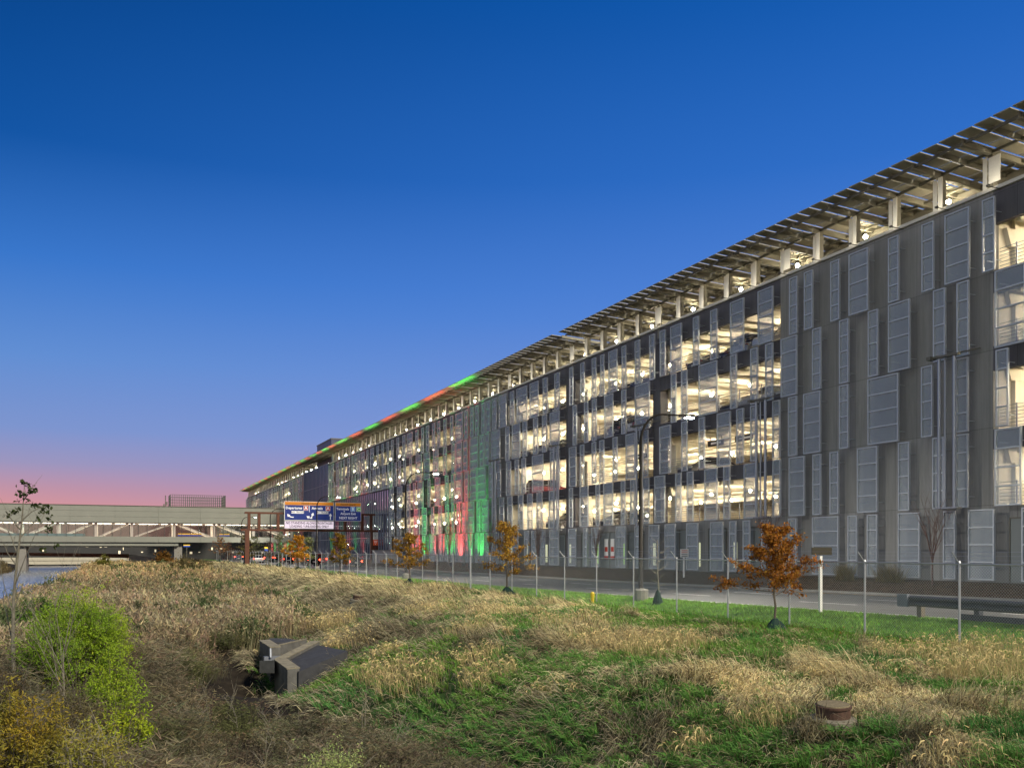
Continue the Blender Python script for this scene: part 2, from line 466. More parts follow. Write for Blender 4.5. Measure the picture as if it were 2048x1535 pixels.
# ------------------------------------------------------------------ the parking garage
def wallmat(name, col, bw=2.74, bh=3.55, rib=.22):
    m = bpy.data.materials.new(name); m.use_nodes = True; t = m.node_tree; b = t.nodes['Principled BSDF']; b.inputs['Roughness'].default_value = .8
    b.inputs['Specular IOR Level'].default_value = .3
    g = t.nodes.new('ShaderNodeTexCoord'); s = t.nodes.new('ShaderNodeSeparateXYZ'); c = t.nodes.new('ShaderNodeCombineXYZ')
    t.links.new(g.outputs['Object'], s.inputs[0]); t.links.new(s.outputs['Y'], c.inputs['X']); t.links.new(s.outputs['Z'], c.inputs['Y'])
    br = t.nodes.new('ShaderNodeTexBrick'); br.offset = 0; br.squash = 1
    for k, v in (('Scale', 1), ('Brick Width', bw / 2), ('Row Height', bh), ('Mortar Size', .012), ('Mortar Smooth', .2), ('Bias', 0)): br.inputs[k].default_value = v
    br.inputs['Color1'].default_value = (*[x * .86 for x in col], 1); br.inputs['Color2'].default_value = (*[x * 1.14 for x in col], 1)
    br.inputs['Mortar'].default_value = (*[x * .45 for x in col], 1)
    t.links.new(c.outputs[0], br.inputs['Vector'])
    n = t.nodes.new('ShaderNodeTexNoise'); n.inputs['Scale'].default_value = .9; n.inputs['Detail'].default_value = 9; n.inputs['Roughness'].default_value = .7
    mp = t.nodes.new('ShaderNodeMapping'); mp.inputs['Scale'].default_value = (1, 3.5, .35); t.links.new(g.outputs['Object'], mp.inputs[0]); t.links.new(mp.outputs[0], n.inputs['Vector'])
    mm = t.nodes.new('ShaderNodeMapRange'); mm.inputs[1].default_value = .3; mm.inputs[2].default_value = .7; mm.inputs[3].default_value = .82; mm.inputs[4].default_value = 1.18
    t.links.new(n.outputs['Fac'], mm.inputs[0])
    x = t.nodes.new('ShaderNodeMix'); x.data_type = 'RGBA'; x.blend_type = 'MULTIPLY'; x.inputs[0].default_value = 1
    t.links.new(br.outputs['Color'], x.inputs[6]); t.links.new(mm.outputs[0], x.inputs[7]); t.links.new(x.outputs[2], b.inputs['Base Color'])
    w = t.nodes.new('ShaderNodeTexWave'); w.wave_type = 'BANDS'; w.bands_direction = 'X'; w.inputs['Scale'].default_value = 3.4
    t.links.new(c.outputs[0], w.inputs['Vector'])
    bp = t.nodes.new('ShaderNodeBump'); bp.inputs['Strength'].default_value = rib; bp.inputs['Distance'].default_value = .03
    t.links.new(w.outputs['Fac'], bp.inputs['Height']); t.links.new(bp.outputs[0], b.inputs['Normal'])
    return m


M_WALL = wallmat('grey_precast_wall', (.24, .238, .232))
M_SPAN = wallmat('dark_precast_spandrel', (.10, .098, .11), rib=.1)
M_IN = mat('cream_painted_concrete', (.82, .76, .62), .8, noise=.08, nscale=.6)
M_DECK = mat('garage_deck_concrete', (.58, .54, .45), .8, noise=.12)
M_FR = mat('pale_metal_frame', (.46, .49, .52), .45, .3)
M_STEEL = mat('dark_painted_steel', (.12, .115, .09), .55, .2)
M_OLIVE = mat('olive_painted_steel', (.20, .19, .15), .6)
M_PLATE = mat('white_ribbed_metal', (.72, .70, .62), .5, noise=.06, nscale=9)
M_PV = mat('solar_panel_back', (.30, .28, .22), .6, noise=.06, nscale=4)
M_TUBE = mat('galvanised_steel', (.26, .28, .32), .42, .6)
M_GALV = mat('galvanised_fence', (.42, .43, .45), .45, .6, noise=.15, nscale=8)
M_COPE = mat('pale_coping_metal', (.62, .6, .52), .5)
M_LAMP = mat('warm_lamp', (1, .9, .7), .5, emit=(1, .85, .60), es=1500)
M_LAMPC = mat('canopy_lamp_glow', (1, .9, .7), .5, emit=(1, .86, .6), es=210)
M_LAMPF = mat('warm_lamp_far', (1, .9, .7), .5, emit=(1, .85, .60), es=560)

# perforated metal infill: real holes, so about half of what lies behind shows through
mp_ = bpy.data.materials.new('perforated_metal'); mp_.use_nodes = True; t = mp_.node_tree; b = t.nodes['Principled BSDF']; o_ = t.nodes['Material Output']
b.inputs['Base Color'].default_value = (.42, .48, .52, 1); b.inputs['Roughness'].default_value = .5; b.inputs['Metallic'].default_value = .35
tr = t.nodes.new('ShaderNodeBsdfTransparent'); x = t.nodes.new('ShaderNodeMixShader'); x.inputs[0].default_value = .68
t.links.new(b.outputs[0], x.inputs[1]); t.links.new(tr.outputs[0], x.inputs[2]); t.links.new(x.outputs[0], o_.inputs[0])
M_PERF = mp_

# curtain wall glass: mirror of the sky mixed with a dim view in
mg = bpy.data.materials.new('curtain_wall_glass'); mg.use_nodes = True; t = mg.node_tree; t.nodes.clear()
o_ = t.nodes.new('ShaderNodeOutputMaterial'); gl = t.nodes.new('ShaderNodeBsdfGlossy'); gl.inputs[0].default_value = (.55, .64, .82, 1); gl.inputs['Roughness'].default_value = .06
tr = t.nodes.new('ShaderNodeBsdfTransparent'); tr.inputs[0].default_value = (.4, .5, .48, 1)
fr = t.nodes.new('ShaderNodeLayerWeight'); fr.inputs[0].default_value = .75
x = t.nodes.new('ShaderNodeMixShader'); x.inputs[0].default_value = .72; t.links.new(tr.outputs[0], x.inputs[1]); t.links.new(gl.outputs[0], x.inputs[2]); t.links.new(x.outputs[0], o_.inputs[0])
M_GLASS = mg

G = empty('parking_garage', (XB, 100, 0), label='long grey multi-level parking garage with lit open floors, perforated screens and solar canopy', cat='parking garage')
G.location = (0, 0, 0)
SILL = [3.5, 7.0, 10.8, 14.25]; HEAD = [6.1, 9.7, 13.25, 16.4]; TOP = 17.9
YN, YF = 2.0, 292.0
OPEN = [(14.5, 28.6), (43.0, 56.2), (57.2, 69.8), (71.5, 84.5), (98.5, 112.2), (113.0, 126.6), (127.4, 141.0), (141.8, 155.4), (156.2, 169.6),
        (215.0, 230.2), (230.8, 246.0), (261.0, 283.0)]
SOLID = [(YN, 14.5), (28.6, 43.0), (84.5, 98.5), (195.5, 215.0), (246.0, 261.0), (283.0, YF)]
CUR = (126.9, 170.2); CURTOP = 10.6; STRIP = (170.2, 195.5)
for a, b in SOLID:
    MB().box(XB, XB + .35, a, b, -.4, TOP).build('wall_panel', M_WALL, G)
    for c0 in (a, b - .3): MB().box(XB + .36, XB + 11, c0, c0 + .3, .1, TOP - .6).build('core_wall', M_IN, G)
piers = []
for (a, b), (c, d) in zip(OPEN[:-1], OPEN[1:]):
    if c - b < 2.5: piers.append((b, c))
for a, b in piers:
    z0 = CURTOP + .2 if a > CUR[0] + 1 else -.4
    if a < CUR[0] < b + .5: z0 = -.4
    MB().box(XB + .05, XB + .7, a, b, z0, TOP).build('pier', M_SPAN, G)
for a, b in OPEN:
    up = a > CUR[0] and b < CUR[1]
    for k in range(4):
        if up and k < 2: continue
        z0 = (HEAD[k - 1] if k else -.4); z1 = SILL[k]
        if up and k == 2: z0 = CURTOP
        MB().box(XB, XB + .3, a, b, z0, z1).build('spandrel' if k else 'base_wall', M_SPAN if k else M_WALL, G)
    MB().box(XB, XB + .3, a, b, HEAD[3], TOP).build('spandrel', M_SPAN, G)
# decks, ceilings with double-tee stems, back wall, columns
for k in range(4):
    MB().box(XB + .36, 60, YN, YF, SILL[k] - .5, SILL[k] - .2).build('floor_slab', M_DECK, G)
MB().box(XB + .36, 60, YN, YF, 16.95, 17.2).build('roof_slab', M_DECK, G)
for k in range(4):
    top = (SILL[k + 1] - .5) if k < 3 else 16.95
    cb = MB()
    cb.box(XB + .4, 59.9, YN + .1, YF - .1, top - .08, top - .002)
    y = YN + 1
    while y < YF - 1:
        cb.box(XB + .45, 59.8, y - .09, y + .09, top - .62, top - .081); y += 1.37
    cb.box(47.5, 48.2, YN + .1, YF - .1, top - .95, top - .63)
    cb.build('ceiling', M_IN, G)
MB().box(60, 60.4, YN, YF, -.4, TOP).build('back_wall', M_IN, G)
MB().box(XB, 60.4, YF, YF + .4, -.4, TOP).build('end_wall', M_WALL, G)
MB().box(XB, 60.4, YN - .4, YN, -.4, TOP).build('end_wall', M_WALL, G)
yc = 15.0
while yc < YF - 3:
    MB().box(47.4, 48.3, yc - .3, yc + .3, .1, 16.9).build('column', M_IN, G)
    cc_ = MB()                      # corbelled column at the facade
    cc_.box(XB + 1.2, XB + 1.75, yc - .35, yc + .35, .1, 16.9)
    for s in SILL[1:] + [16.95]:
        cc_.hexa([(XB + .9, yc - .38, s - 1.5), (XB + 2.0, yc - .38, s - 1.5), (XB + 2.0, yc + .38, s - 1.5), (XB + .9, yc + .38, s - 1.5),
                  (XB + .6, yc - .38, s - .69), (XB + 2.3, yc - .38, s - .69), (XB + 2.3, yc + .38, s - .69), (XB + .6, yc + .38, s - .69)])
    cc_.build('facade_column', M_IN, G); yc += 13.75
# guard cables
for k in range(4):
    for a, b in OPEN:
        if a > 130: continue
        w = MB()
        for j in range(7): w.box(XB + .42, XB + .44, a, b, SILL[k] + .12 + j * .16, SILL[k] + .14 + j * .16)
        y = a + .05
        while y <= b: w.box(XB + .40, XB + .46, y - .025, y + .025, SILL[k] - .15, SILL[k] + 1.15); y += 2.2
        w.build('guard_railing', M_TUBE, G)
# parapet coping (broken into lengths) and ground floor doors
y = YN
cp = MB()
while y < YF:
    y2 = min(y + 2.74, YF)
    if not STRIP[0] - 1 < y < STRIP[1]: cp.box(XB - .12, XB + .42, y + .02, y2 - .02, TOP + .01, TOP + .17)
    y = y2
cp.build('coping', M_COPE, G)
M_DOOR = mat('grey_service_door', (.17, .19, .19), .5)
for y, w in ((26.2, 3.0), (45.4, 2.2), (49.2, 1.9), (53.6, 2.4), (59.5, 2.2), (63.5, 3.2), (67.4, 2.0), (72.6, 2.2), (77.5, 2.6), (81.8, 2.2)):
    d = MB(); d.box(XB - .04, XB - .002, y - w / 2, y + w / 2, .05, 2.9).build('service_door', M_DOOR, G)
    q_ = MB()
    for yy in (y - w / 2 - .04, y - .02, y + w / 2): q_.box(XB - .075, XB - .042, yy, yy + .04, .05, 2.95)
    q_.box(XB - .075, XB - .042, y - w / 2, y + w / 2, 2.9, 2.96).build('frame', M_STEEL, G)
# lit narrow windows of the ground floor
M_GLOW = mat('lit_window', (.9, .9, .6), .5, emit=(.85, .88, .55), es=.55)
M_GLOWG = mat('lit_green_window', (.5, .9, .2), .5, emit=(.45, .8, .1), es=.6)
for y, g in ((47.3, 0), (51.3, 0), (56.9, 0), (61.2, 1), (65.6, 1), (70.6, 0), (75.4, 0), (79.6, 0), (83.6, 0)):
    MB().box(XB - .05, XB - .002, y - .16, y + .16, .35, 2.0).build('lit_window', M_GLOWG if g else M_GLOW, G)
# two red and white notices on a ground-floor door
M_WHT = mat('white_sign_face', (.75, .74, .7), .5); M_REDP = mat('red_sign_face', (.5, .06, .03), .5)
for y in (63.0, 64.0):
    p_ = MB().box(XB - .11, XB - .08, y - .3, y + .3, 1.0, 2.4).build('notice', M_WHT, G)
    MB().box(XB - .125, XB - .111, y - .3, y + .3, .75, 1.0).box(XB - .125, XB - .111, y - .22, y + .22, 1.35, 1.75).build('red_band', M_REDP, p_)

# screens
ROWS = [(.12, 3.35), (3.47, 6.9), (7.0, 10.45), (10.55, 14.0), (14.1, 17.4)]
SCR = []          # (row, y0, y1)
PXS = {4: [(1580, 1595.5), (1609.8, 1626.6), (1662.5, 1680), (1699, 1737.5), (1778, 1799), (1845, 1869), (1891, 1940), (1966, 1991),
           (1517, 1547), (1461.6, 1488.6), (1422, 1435), (1387.5, 1398.6), (1342, 1364), (1321, 1331.5),
           (1300, 1310), (1271, 1280.5), (1244.8, 1252.7), (1218, 1235), (1201.7, 1209), (1185, 1193), (1162, 1169.4), (1140, 1146.6)],
       3: [(1563, 1595), (1626, 1643), (1680, 1698.5), (1737.6, 1757.4), (1778, 1821), (1868, 1892), (1915, 1939), (1991, 2052),
           (1532, 1546.7), (1502, 1516.5), (1461.6, 1474), (1398.6, 1435), (1363.5, 1375), (1343, 1353),
           (1271, 1300), (1244, 1252.7), (1209.6, 1226.6), (1185, 1193.5), (1169.4, 1176.7), (1146.6, 1154)],
       2: [(1578, 1595), (1608, 1642), (1680, 1698), (1737, 1798), (1844, 1866.6), (1913.4, 1937.5), (1993, 2018),
           (1546, 1561), (1502, 1516), (1474, 1488), (1435, 1461.6), (1398.6, 1410), (1364, 1375), (1320, 1342),
           (1283, 1297), (1252.7, 1271), (1226.6, 1235.4), (1200, 1208.7), (1184.7, 1192.6), (1161, 1168.5), (1139, 1153)],
       1: [(1579, 1610), (1626.6, 1643), (1661, 1678), (1716, 1756), (1798, 1820), (1866.6, 1889.4), (1913, 1937.5), (1991, 2044),
           (1546.5, 1562), (1489, 1516), (1448, 1460.6), (1410, 1435), (1375, 1387), (1352, 1363), (1310, 1330.5),
           (1284, 1298.8), (1261.6, 1270), (1243, 1251), (1208, 1226.4), (1192.4, 1200), (1160.5, 1177), (1139, 1145.8)],
       0: [(1578, 1594), (1626, 1678), (1697, 1715.5), (1735.6, 1755.7), (1797.7, 1841), (1888, 1912), (1938, 1990), (2045, 2062),
           (1524.5, 1537), (1487, 1501), (1460, 1473), (1422, 1447), (1374, 1397), (1330.5, 1351.6), (1299, 1319),
           (1271, 1279.8), (1233, 1252), (1183.6, 1199.7), (1168.4, 1175.7), (1137.6, 1152.8)]}
for r_, l in PXS.items():
    for a, b in l: SCR.append((r_, fy(b), fy(a)))
rs = random.Random(5)
for r_ in range(5):
    for lo, hi in ((YN + .5, 24.5), (71.2, YF)):
        y = lo + rs.uniform(0, .6)
        while y < hi - 1:
            w = rs.choice([.95, .95, 1.15, 1.9, 2.4])
            gap = rs.choice([1.0, 1.4, 1.9]) if y > 98 else rs.choice([.35, .6, .9]) if y > 84 else rs.choice([.7, 1.0, 1.5])
            c_ = y + w / 2
            if not (STRIP[0] - 1 < c_ < STRIP[1] + .5) and not (CUR[0] < c_ < CUR[1] and r_ < 3):
                if w < hi - y: SCR.append((r_, y, y + w))
            y += w + gap


def screen_frame(m, r_, y0, y1):
    z0, z1 = ROWS[r_]; fw, x0, x1 = .06, 35.93, 36.04
    m.box(x0, x1, y0, y0 + fw, z0, z1); m.box(x0, x1, y1 - fw, y1, z0, z1)
    n = 4
    for k in range(n + 1):
        z = z0 + (z1 - z0 - fw) * k / n
        m.box(x0 + .004, x1 - .004, y0 + fw, y1 - fw, z, z + fw)
    for y in (y0 + .15, y1 - .2):           # brackets back to the wall
        for z in (z0 + .5, z1 - .6): m.box(x1, XB - .003, y, y + .025, z, z + .03)


def screen_infill(m, r_, y0, y1):
    z0, z1 = ROWS[r_]; m.box(35.985, 36.0, y0 + .06, y1 - .06, z0 + .05, z1 - .05)


SCR.sort(key=lambda s: -(s[2] - s[1]) / (s[1] * CA + 14.5) ** 2 if s[2] > 16 else 0)
fr_rest, in_rest = MB(), MB()
for k, s in enumerate(SCR):
    if k < 99:
        i_ = MB(); screen_infill(i_, *s); io = i_.build('screen_panel', M_PERF, G)
        f_ = MB(); screen_frame(f_, *s); f_.build('frame', M_FR, io)
    else: screen_infill(in_rest, *s); screen_frame(fr_rest, *s)
io = tag(in_rest.build('screen_panel', M_PERF, G), kind='stuff')
tag(fr_rest.build('frame', M_FR, io), kind='stuff')

# pairs of steel tubes up the facade at the bay joints
for y in (30.1, 43.35, 57.1, 71.0, 85.4):
    t_ = MB(); z0, z1 = (3.5, 10.5) if y < 50 else (3.3, 10.7)
    t_.tube([(35.4, y - .42, z0), (35.4, y - .42, z1)], .085, 10); t_.tube([(35.4, y + .42, z0), (35.4, y + .42, z1)], .085, 10)
    t_.tube([(35.55, y + .22, z0), (35.55, y + .22, z1)], .05, 8)
    t_.box(35.3, 35.7, y - .6, y + .6, z0 - .07, z0)
    t_.build('conduit_riser', M_TUBE, G, smooth=False)
    a_ = MB(); a_.beam((35.4, y - .7, z1 + .05), (35.4, y + .75, z1 + .1), .22, .1); a_.beam((35.4, y - .6, z1 + .1), (36.5, y - .9, z1 + .35), .06, .06)
    a_.tube([(35.4, y + .6, z1 + .15), (36.3, y + .3, z1 + .25)], .04, 6); a_.box(35.15, 35.5, y + .7, y + .95, z1, z1 + .16)
    a_.build('riser_bracket', M_STEEL, G)

# curtain walls
def curtain(y0, y1, z0, z1, step=1.37):
    gl_ = MB().box(XB - .3, XB - .27, y0, y1, z0, z1).build('curtain_glass', M_GLASS, G)
    m = MB(); y = y0
    while y <= y1 + .01: m.box(XB - .42, XB - .301, y - .04, y + .03, z0, z1); y += step
    z = z0
    for z in [v for v in (z0 + .1, 3.4, 7.0, 10.5, 14.1, z1 - .1) if z0 < v < z1]: m.box(XB - .36, XB - .302, y0 + .031, y1 - .031, z - .06, z + .06)
    m.build('mullion', mat('grey_mullion', (.20, .20, .25), .45, .4), gl_)
    return gl_


curtain(CUR[0], CUR[1], 0, CURTOP)
curtain(STRIP[0], STRIP[1], 0, TOP + .2)
M_TEAL = mat('teal_spandrel_glass', (.06, .17, .16), .25, noise=.15, nscale=.5)
MB().box(XB - .24, XB - .2, CUR[0] + .1, CUR[1] - .1, 3.2, 4.6).build('teal_band', M_TEAL, G)
MB().box(XB - .24, XB - .2, CUR[0] + .1, CUR[1] - .1, 6.3, 7.3).build('teal_band', M_TEAL, G)
MB().box(XB - .5, XB + .3, CUR[0] - .3, CUR[1] + .2, CURTOP, CURTOP + .22).build('ledge', M_COPE, G)
MB().box(XB - .1, XB + .25, STRIP[0] + .1, STRIP[1] - .1, -.3, TOP).build('core_wall', M_SPAN, G)
pent = MB().box(XB + 1.5, XB + 12, 176, 190, 17.2, 23.4).build('stair_penthouse', mat('dark_blue_cladding', (.06, .07, .12), .5, .3), G)
MB().box(XB + 1.4, XB + 12.1, 175.9, 190.1, 23.401, 23.6).build('roof_edge', M_STEEL, pent)

# rooftop posts with their pairs of white plates, rafters, purlins, solar panels
def cz(X, Y):            # underside of the solar panels
    base = 20.1 if Y < 68.6 else 20.08
    return base - .05 * (X - 34.3)


PP = 2.77; y0p = 28.75
posts = []
k = -9
while True:
    y = y0p + k * PP; k += 1
    if y > YF - 1: break
    if y < YN + 1: continue
    posts.append((y, (k - 1) % 5 == 0))
npost = 0; rest = MB(); raft = MB(); rest_r = MB()
for i, (y, wide) in enumerate(posts):
    if STRIP[0] - .5 < y < STRIP[1]: continue
    pm = MB(); ztop = cz(XB, y) - .40
    pm.box(XB - .02, XB + .02, y + .16, y + .38, TOP + .02, ztop)
    pm.box(XB - .16, XB - .12, y - (.62 if wide else .28), y - .03, TOP + (.35 if wide else .02), ztop - (.15 if wide else 0))
    st = MB().box(XB + .04, XB + .3, y - .12, y + .14, 17.2, cz(XB + .2, y) - .3)
    rf = MB(); xa, xb = 34.75, 52.0
    for zo, w, h in ((-.06, .14, .03), (-.38, .16, .035), (-.22, .03, .30)):
        rf.hexa([(xa, y - w / 2, cz(xa, y) + zo - h / 2 + (.10 if zo < -.3 else 0)), (xb, y - w / 2, cz(xb, y) + zo - h / 2), (xb, y + w / 2, cz(xb, y) + zo - h / 2), (xa, y + w / 2, cz(xa, y) + zo - h / 2 + (.10 if zo < -.3 else 0)),
                 (xa, y - w / 2, cz(xa, y) + zo + h / 2), (xb, y - w / 2, cz(xb, y) + zo + h / 2), (xb, y + w / 2, cz(xb, y) + zo + h / 2), (xa, y + w / 2, cz(xa, y) + zo + h / 2)])
    npost += 1
    if y > 10 and npost < 92:
        po = pm.build('post_cladding', M_PLATE, G); st.build('canopy_post', M_OLIVE, G)
        rf.build('rafter', M_OLIVE, G)
    else:
        for src, dst in ((pm, rest), (st, rest_r), (rf, raft)):
            o0 = len(dst.v); dst.v += src.v; dst.f += [tuple(a + o0 for a in f) for f in src.f]
tag(rest.build('post_cladding', M_PLATE, G), kind='stuff'); tag(rest_r.build('canopy_post', M_OLIVE, G), kind='stuff'); tag(raft.build('rafter', M_OLIVE, G), kind='stuff')
for X in (34.95, 36.75):
    for a, b in ((YN, 68.3), (68.9, YF)):
        MB().box(X - .05, X + .05, a, b, cz(X, a + 1) - .23, cz(X, a + 1) - .11).build('eave_tube', M_STEEL, G)
for X in (38.7, 40.8, 42.9, 45.0, 47.1, 49.2):
    MB().box(X - .05, X + .05, YN, YF, cz(X, 80) - .22, cz(X, 80) - .1).build('purlin', M_OLIVE, G)
MB().box(39.4, 39.6, YN, YF, 19.15, 19.72).box(39.3, 39.7, YN, YF, 19.10, 19.149).build('canopy_girder', M_OLIVE, G)
# secondary joists halfway between rafters
js = MB()
for y, wide in posts:
    y2 = y + PP / 2
    js.hexa([(34.9, y2 - .05, cz(34.9, y2) - .25), (51, y2 - .05, cz(51, y2) - .25), (51, y2 + .05, cz(51, y2) - .25), (34.9, y2 + .05, cz(34.9, y2) - .25),
             (34.9, y2 - .05, cz(34.9, y2) - .02), (51, y2 - .05, cz(51, y2) - .02), (51, y2 + .05, cz(51, y2) - .02), (34.9, y2 + .05, cz(34.9, y2) - .02)])
js.build('joist', M_OLIVE, G)
pitch = PP / 3; npv = 0; pvr = MB()
y = y0p - 9 * PP
while y < YF:
    if y > YN and not (68.35 < y < 69.0):
        for rI in range(8):
            xa = 34.3 + rI * 2.06 - (.13 if y > 68.6 and rI == 0 else 0); xb = 34.3 + rI * 2.06 + 1.98; ya, yb = y + .03, y + pitch - .075
            dst = MB() if (rI == 0 and y > 12 and npv < 98) else pvr
            dst.hexa([(xa, ya, cz(xa, y)), (xb, ya, cz(xb, y)), (xb, yb, cz(xb, y) + .02), (xa, yb, cz(xa, y) + .02),
                      (xa, ya, cz(xa, y) + .04), (xb, ya, cz(xb, y) + .04), (xb, yb, cz(xb, y) + .06), (xa, yb, cz(xa, y) + .06)])
            if dst is not pvr: dst.build('solar_panel', M_PV, G); npv += 1
    y += pitch
tag(pvr.build('solar_panel', M_PV, G), kind='stuff')


# lamps of the garage
def ball(m, c, r):
    i = len(m.v); x, y, z = c
    m.v += [(x + r, y, z), (x - r, y, z), (x, y + r, z), (x, y - r, z), (x, y, z + r), (x, y, z - r)]
    m.f += [(i + a + 0, i + b + 2, i + 4) if (a + b) % 2 == 0 else (i + b + 2, i + a, i + 4) for a in (0, 1) for b in (0, 1)]
    m.f += [(i + b + 2, i + a, i + 5) if (a + b) % 2 == 0 else (i + a, i + b + 2, i + 5) for a in (0, 1) for b in (0, 1)]


def lamp_mesh(c, r):
    m = MB(); m.lathe(c, [(r * .55, -r * .8), (r, -r * .3), (r, r * .3), (r * .55, r * .8)], 8); return m


nl = 0; far = MB(); caps = MB(); M_CAP = mat('lamp_light_cap_grey', (.4, .4, .38), .5)  # caps added over the garage lamps to keep their light off the ceiling
def cap(m, c, r): m.lathe((c[0], c[1], c[2] + r * 1.05), [(r * 1.9, 0), (r * 1.9, .02), (r * .8, .08)], 8)
for a, b in OPEN:
    up = a > CUR[0] and b < CUR[1]; n = max(2, round((b - a) / 4.6))
    for k in range(4):
        for X in (39.6, 45.5):
            for j in range(n):
                y = a + (b - a) * (j + .5) / n; zc = (SILL[k + 1] - .5 if k < 3 else 16.95) - .95
                if a > 110: 
                    ball(far, (X, y, zc), .12); cap(caps, (X, y, zc), .11)
                elif nl < 98:
                    lo_ = lamp_mesh((X, y, zc), .08).build('ceiling_lamp', M_LAMP, G); nl += 1; cm_ = MB(); cap(cm_, (X, y, zc), .085); cm_.build('housing', M_CAP, lo_)
                else: ball(far, (X, y, zc), .09); cap(caps, (X, y, zc), .09)
y = YN + 3
nc = 0
while y < YF:
    X = 38.6
    if nc < 40: lamp_mesh((X, y, 19.2), .12).build('canopy_lamp', M_LAMPC, G)
    else: ball(far, (X, y, 19.2), .10)
    nc += 1
    y += 5.54
for a, b in SOLID[:3]:
    for k in range(4):
        for y in (a + (b - a) * .3, a + (b - a) * .7):
            for X in (50.5, 56): ball(far, (X, y, (SILL[k + 1] - .5 if k < 3 else 16.95) - 1.0), .13)
for y in np.arange(CUR[0] + 4, STRIP[1] - 24, 7.0):
    for zc in (2.6, 5.9): ball(far, (XB + 2.5, y, zc), .08)
for i, (y, wide) in enumerate(posts):
    if y < 14 or STRIP[0] - .5 < y < STRIP[1] or y > 150: continue
    spot('post_light', (35.75, y - .55, TOP + .08), (36.5, y, TOP + .9), 34, (1, .88, .66), 100, .06)
ul_ = MB()
for i, (y, wide) in enumerate(posts):
    if 14 < y < 150: ul_.box(35.7, 35.8, y - .62, y - .48, TOP - .06, TOP + .02); ul_.box(35.8, XB - .001, y - .57, y - .53, TOP - .05, TOP - .02)
tag(ul_.build('parapet_light', M_STEEL, G), kind='stuff')
fo_ = tag(far.build('ceiling_lamp', M_LAMPF, G), kind='stuff'); tag(caps.build('housing', M_CAP, fo_), kind='stuff')


# coloured light washing the far half of the facade and the canopy edge
RED, GRN = (1.0, .09, .07), (.06, 1.0, .12)
M_FIX = mat('black_light_fixture', (.03, .03, .03), .5)
fx = MB()
wash = [(fy(967, 36.2), GRN, 8000, 34.6), (fy(927, 36.2), RED, 20000, 34.6), (fy(950, 36.2), GRN, 4000, 34.9)]
i = 0; y = 100.5
while y < YF - 2:
    if not (STRIP[0] < y < STRIP[1]) and not 128 < y < 140: wash.append((y, RED if i % 2 else GRN, 12000 if i % 2 else 8000, 34.2))
    i += 1; y += 4.7
for y, c_, e_, x_ in wash:
    spot('wall_wash_light', (x_ - .03, y, .16), (36.4, y + .3, 11), e_, c_, 34 if y < 98 else 32, blend=1)
    spot('wall_wash_light', (x_ - .03, y, .16), (36.4, y + .2, 3.2), e_ * .22, c_, 75, blend=1)
    fx.box(x_ - .15, x_ + .1, y - .15, y + .15, -.35, .05)
    if y > 100: spot('wall_wash_light', (35.3, y + 2, 9.6), (36.4, y + 2, 17), 260, GRN if c_ == RED else RED, 80, blend=1)
fx.build('light_fixture', M_FIX, G)
y = 88.0; i = 0
while y < YF - 6:
    l = bpy.data.lights.new('canopy_wash_light', 'AREA'); l.shape = 'RECTANGLE'; l.size = .12; l.size_y = 7.0 if y < 150 else 4.2; l.spread = R(140); l.energy = 60 if y < 150 else 36
    l.color = (RED if i % 2 else GRN); o = bpy.data.objects.new('canopy_wash_light', l); C.objects.link(o); o.location = (34.5, y + (4.6 if y < 150 else 2.8), 19.5)
    o.rotation_euler = (R(180), 0, 0)
    i += 1; y += 9.8 if y < 150 else 5.7

# ------------------------------------------------------------------ fence, lamps, guardrail, signs at the road
FP = [15.7 + 3.05 * k for k in range(-5, 62)]
FN = empty('chain_link_fence', (XF, 15, 0), label='long galvanised chain-link fence with barbed wire between grass bank and road', cat='fence'); FN.location = (0, 0, 0)
mesh_f = MB(); rail = MB(); HF = 2.03
gate = (fy(953, XF), fy(933, XF))
for y in FP:
    z = gz(XF, y); tall = .35 if abs(y - gate[0]) < 1.6 or abs(y - gate[1]) < 1.6 else 0
    r = .032 if not tall else .055
    p = MB().tube([(XF, y, z - .2), (XF, y, z + HF + tall + .03)], r, 8).lathe((XF, y, z + HF + tall + .03), [(r * 1.25, 0), (r * .6, .05)], 8)
    if not tall: p.tube([(XF, y, z + HF), (XF - .26, y, z + HF + .30)], .014, 5)
    p.build('fence_post', M_GALV, FN)
for a, b in zip(FP[:-1], FP[1:]):
    za, zb = gz(XF, a), gz(XF, b)
    rail.tube([(XF, a, za + HF), (XF, b, zb + HF)], .022, 6, False)
    for k in range(3):
        o = .05 + .1 * k; rail.tube([(XF - o, a, za + HF + .05 + o), (XF - o, b, zb + HF + .05 + o)], .003, 3, False)
    if a < 90:
        st = .075 if a < 55 else .15; n = int((b - a) / st); zb_, zt_ = .05, HF - .02; H = zt_ - zb_; wr = .0027 if a < 55 else .0034
        for k in range(-int(H / st), n + 1):
            for dr in (1, -1):
                t0 = max(0, -k * st); t1 = min(H, (n - k) * st)       # run limits
                if t1 <= t0: continue
                y0_, y1_ = a + (k * st + t0), a + (k * st + t1)
                if dr < 0: y0_, y1_ = b - (k * st + t0), b - (k * st + t1)
                zz = (za + zb) / 2
                mesh_f.tube([(XF - .03, y0_, zz + zb_ + t0), (XF - .03, y1_, zz + zb_ + t1)], wr, 3, False)
rail.tube([(XF, FP[0], gz(XF, FP[0]) + .08), (XF, FP[-1], gz(XF, FP[-1]) + .08)], .004, 3)
rail.build('top_rail', M_GALV, FN)
mesh_f.build('chain_link_mesh', mat('galvanised_wire', (.34, .36, .37), .5, .3), FN)

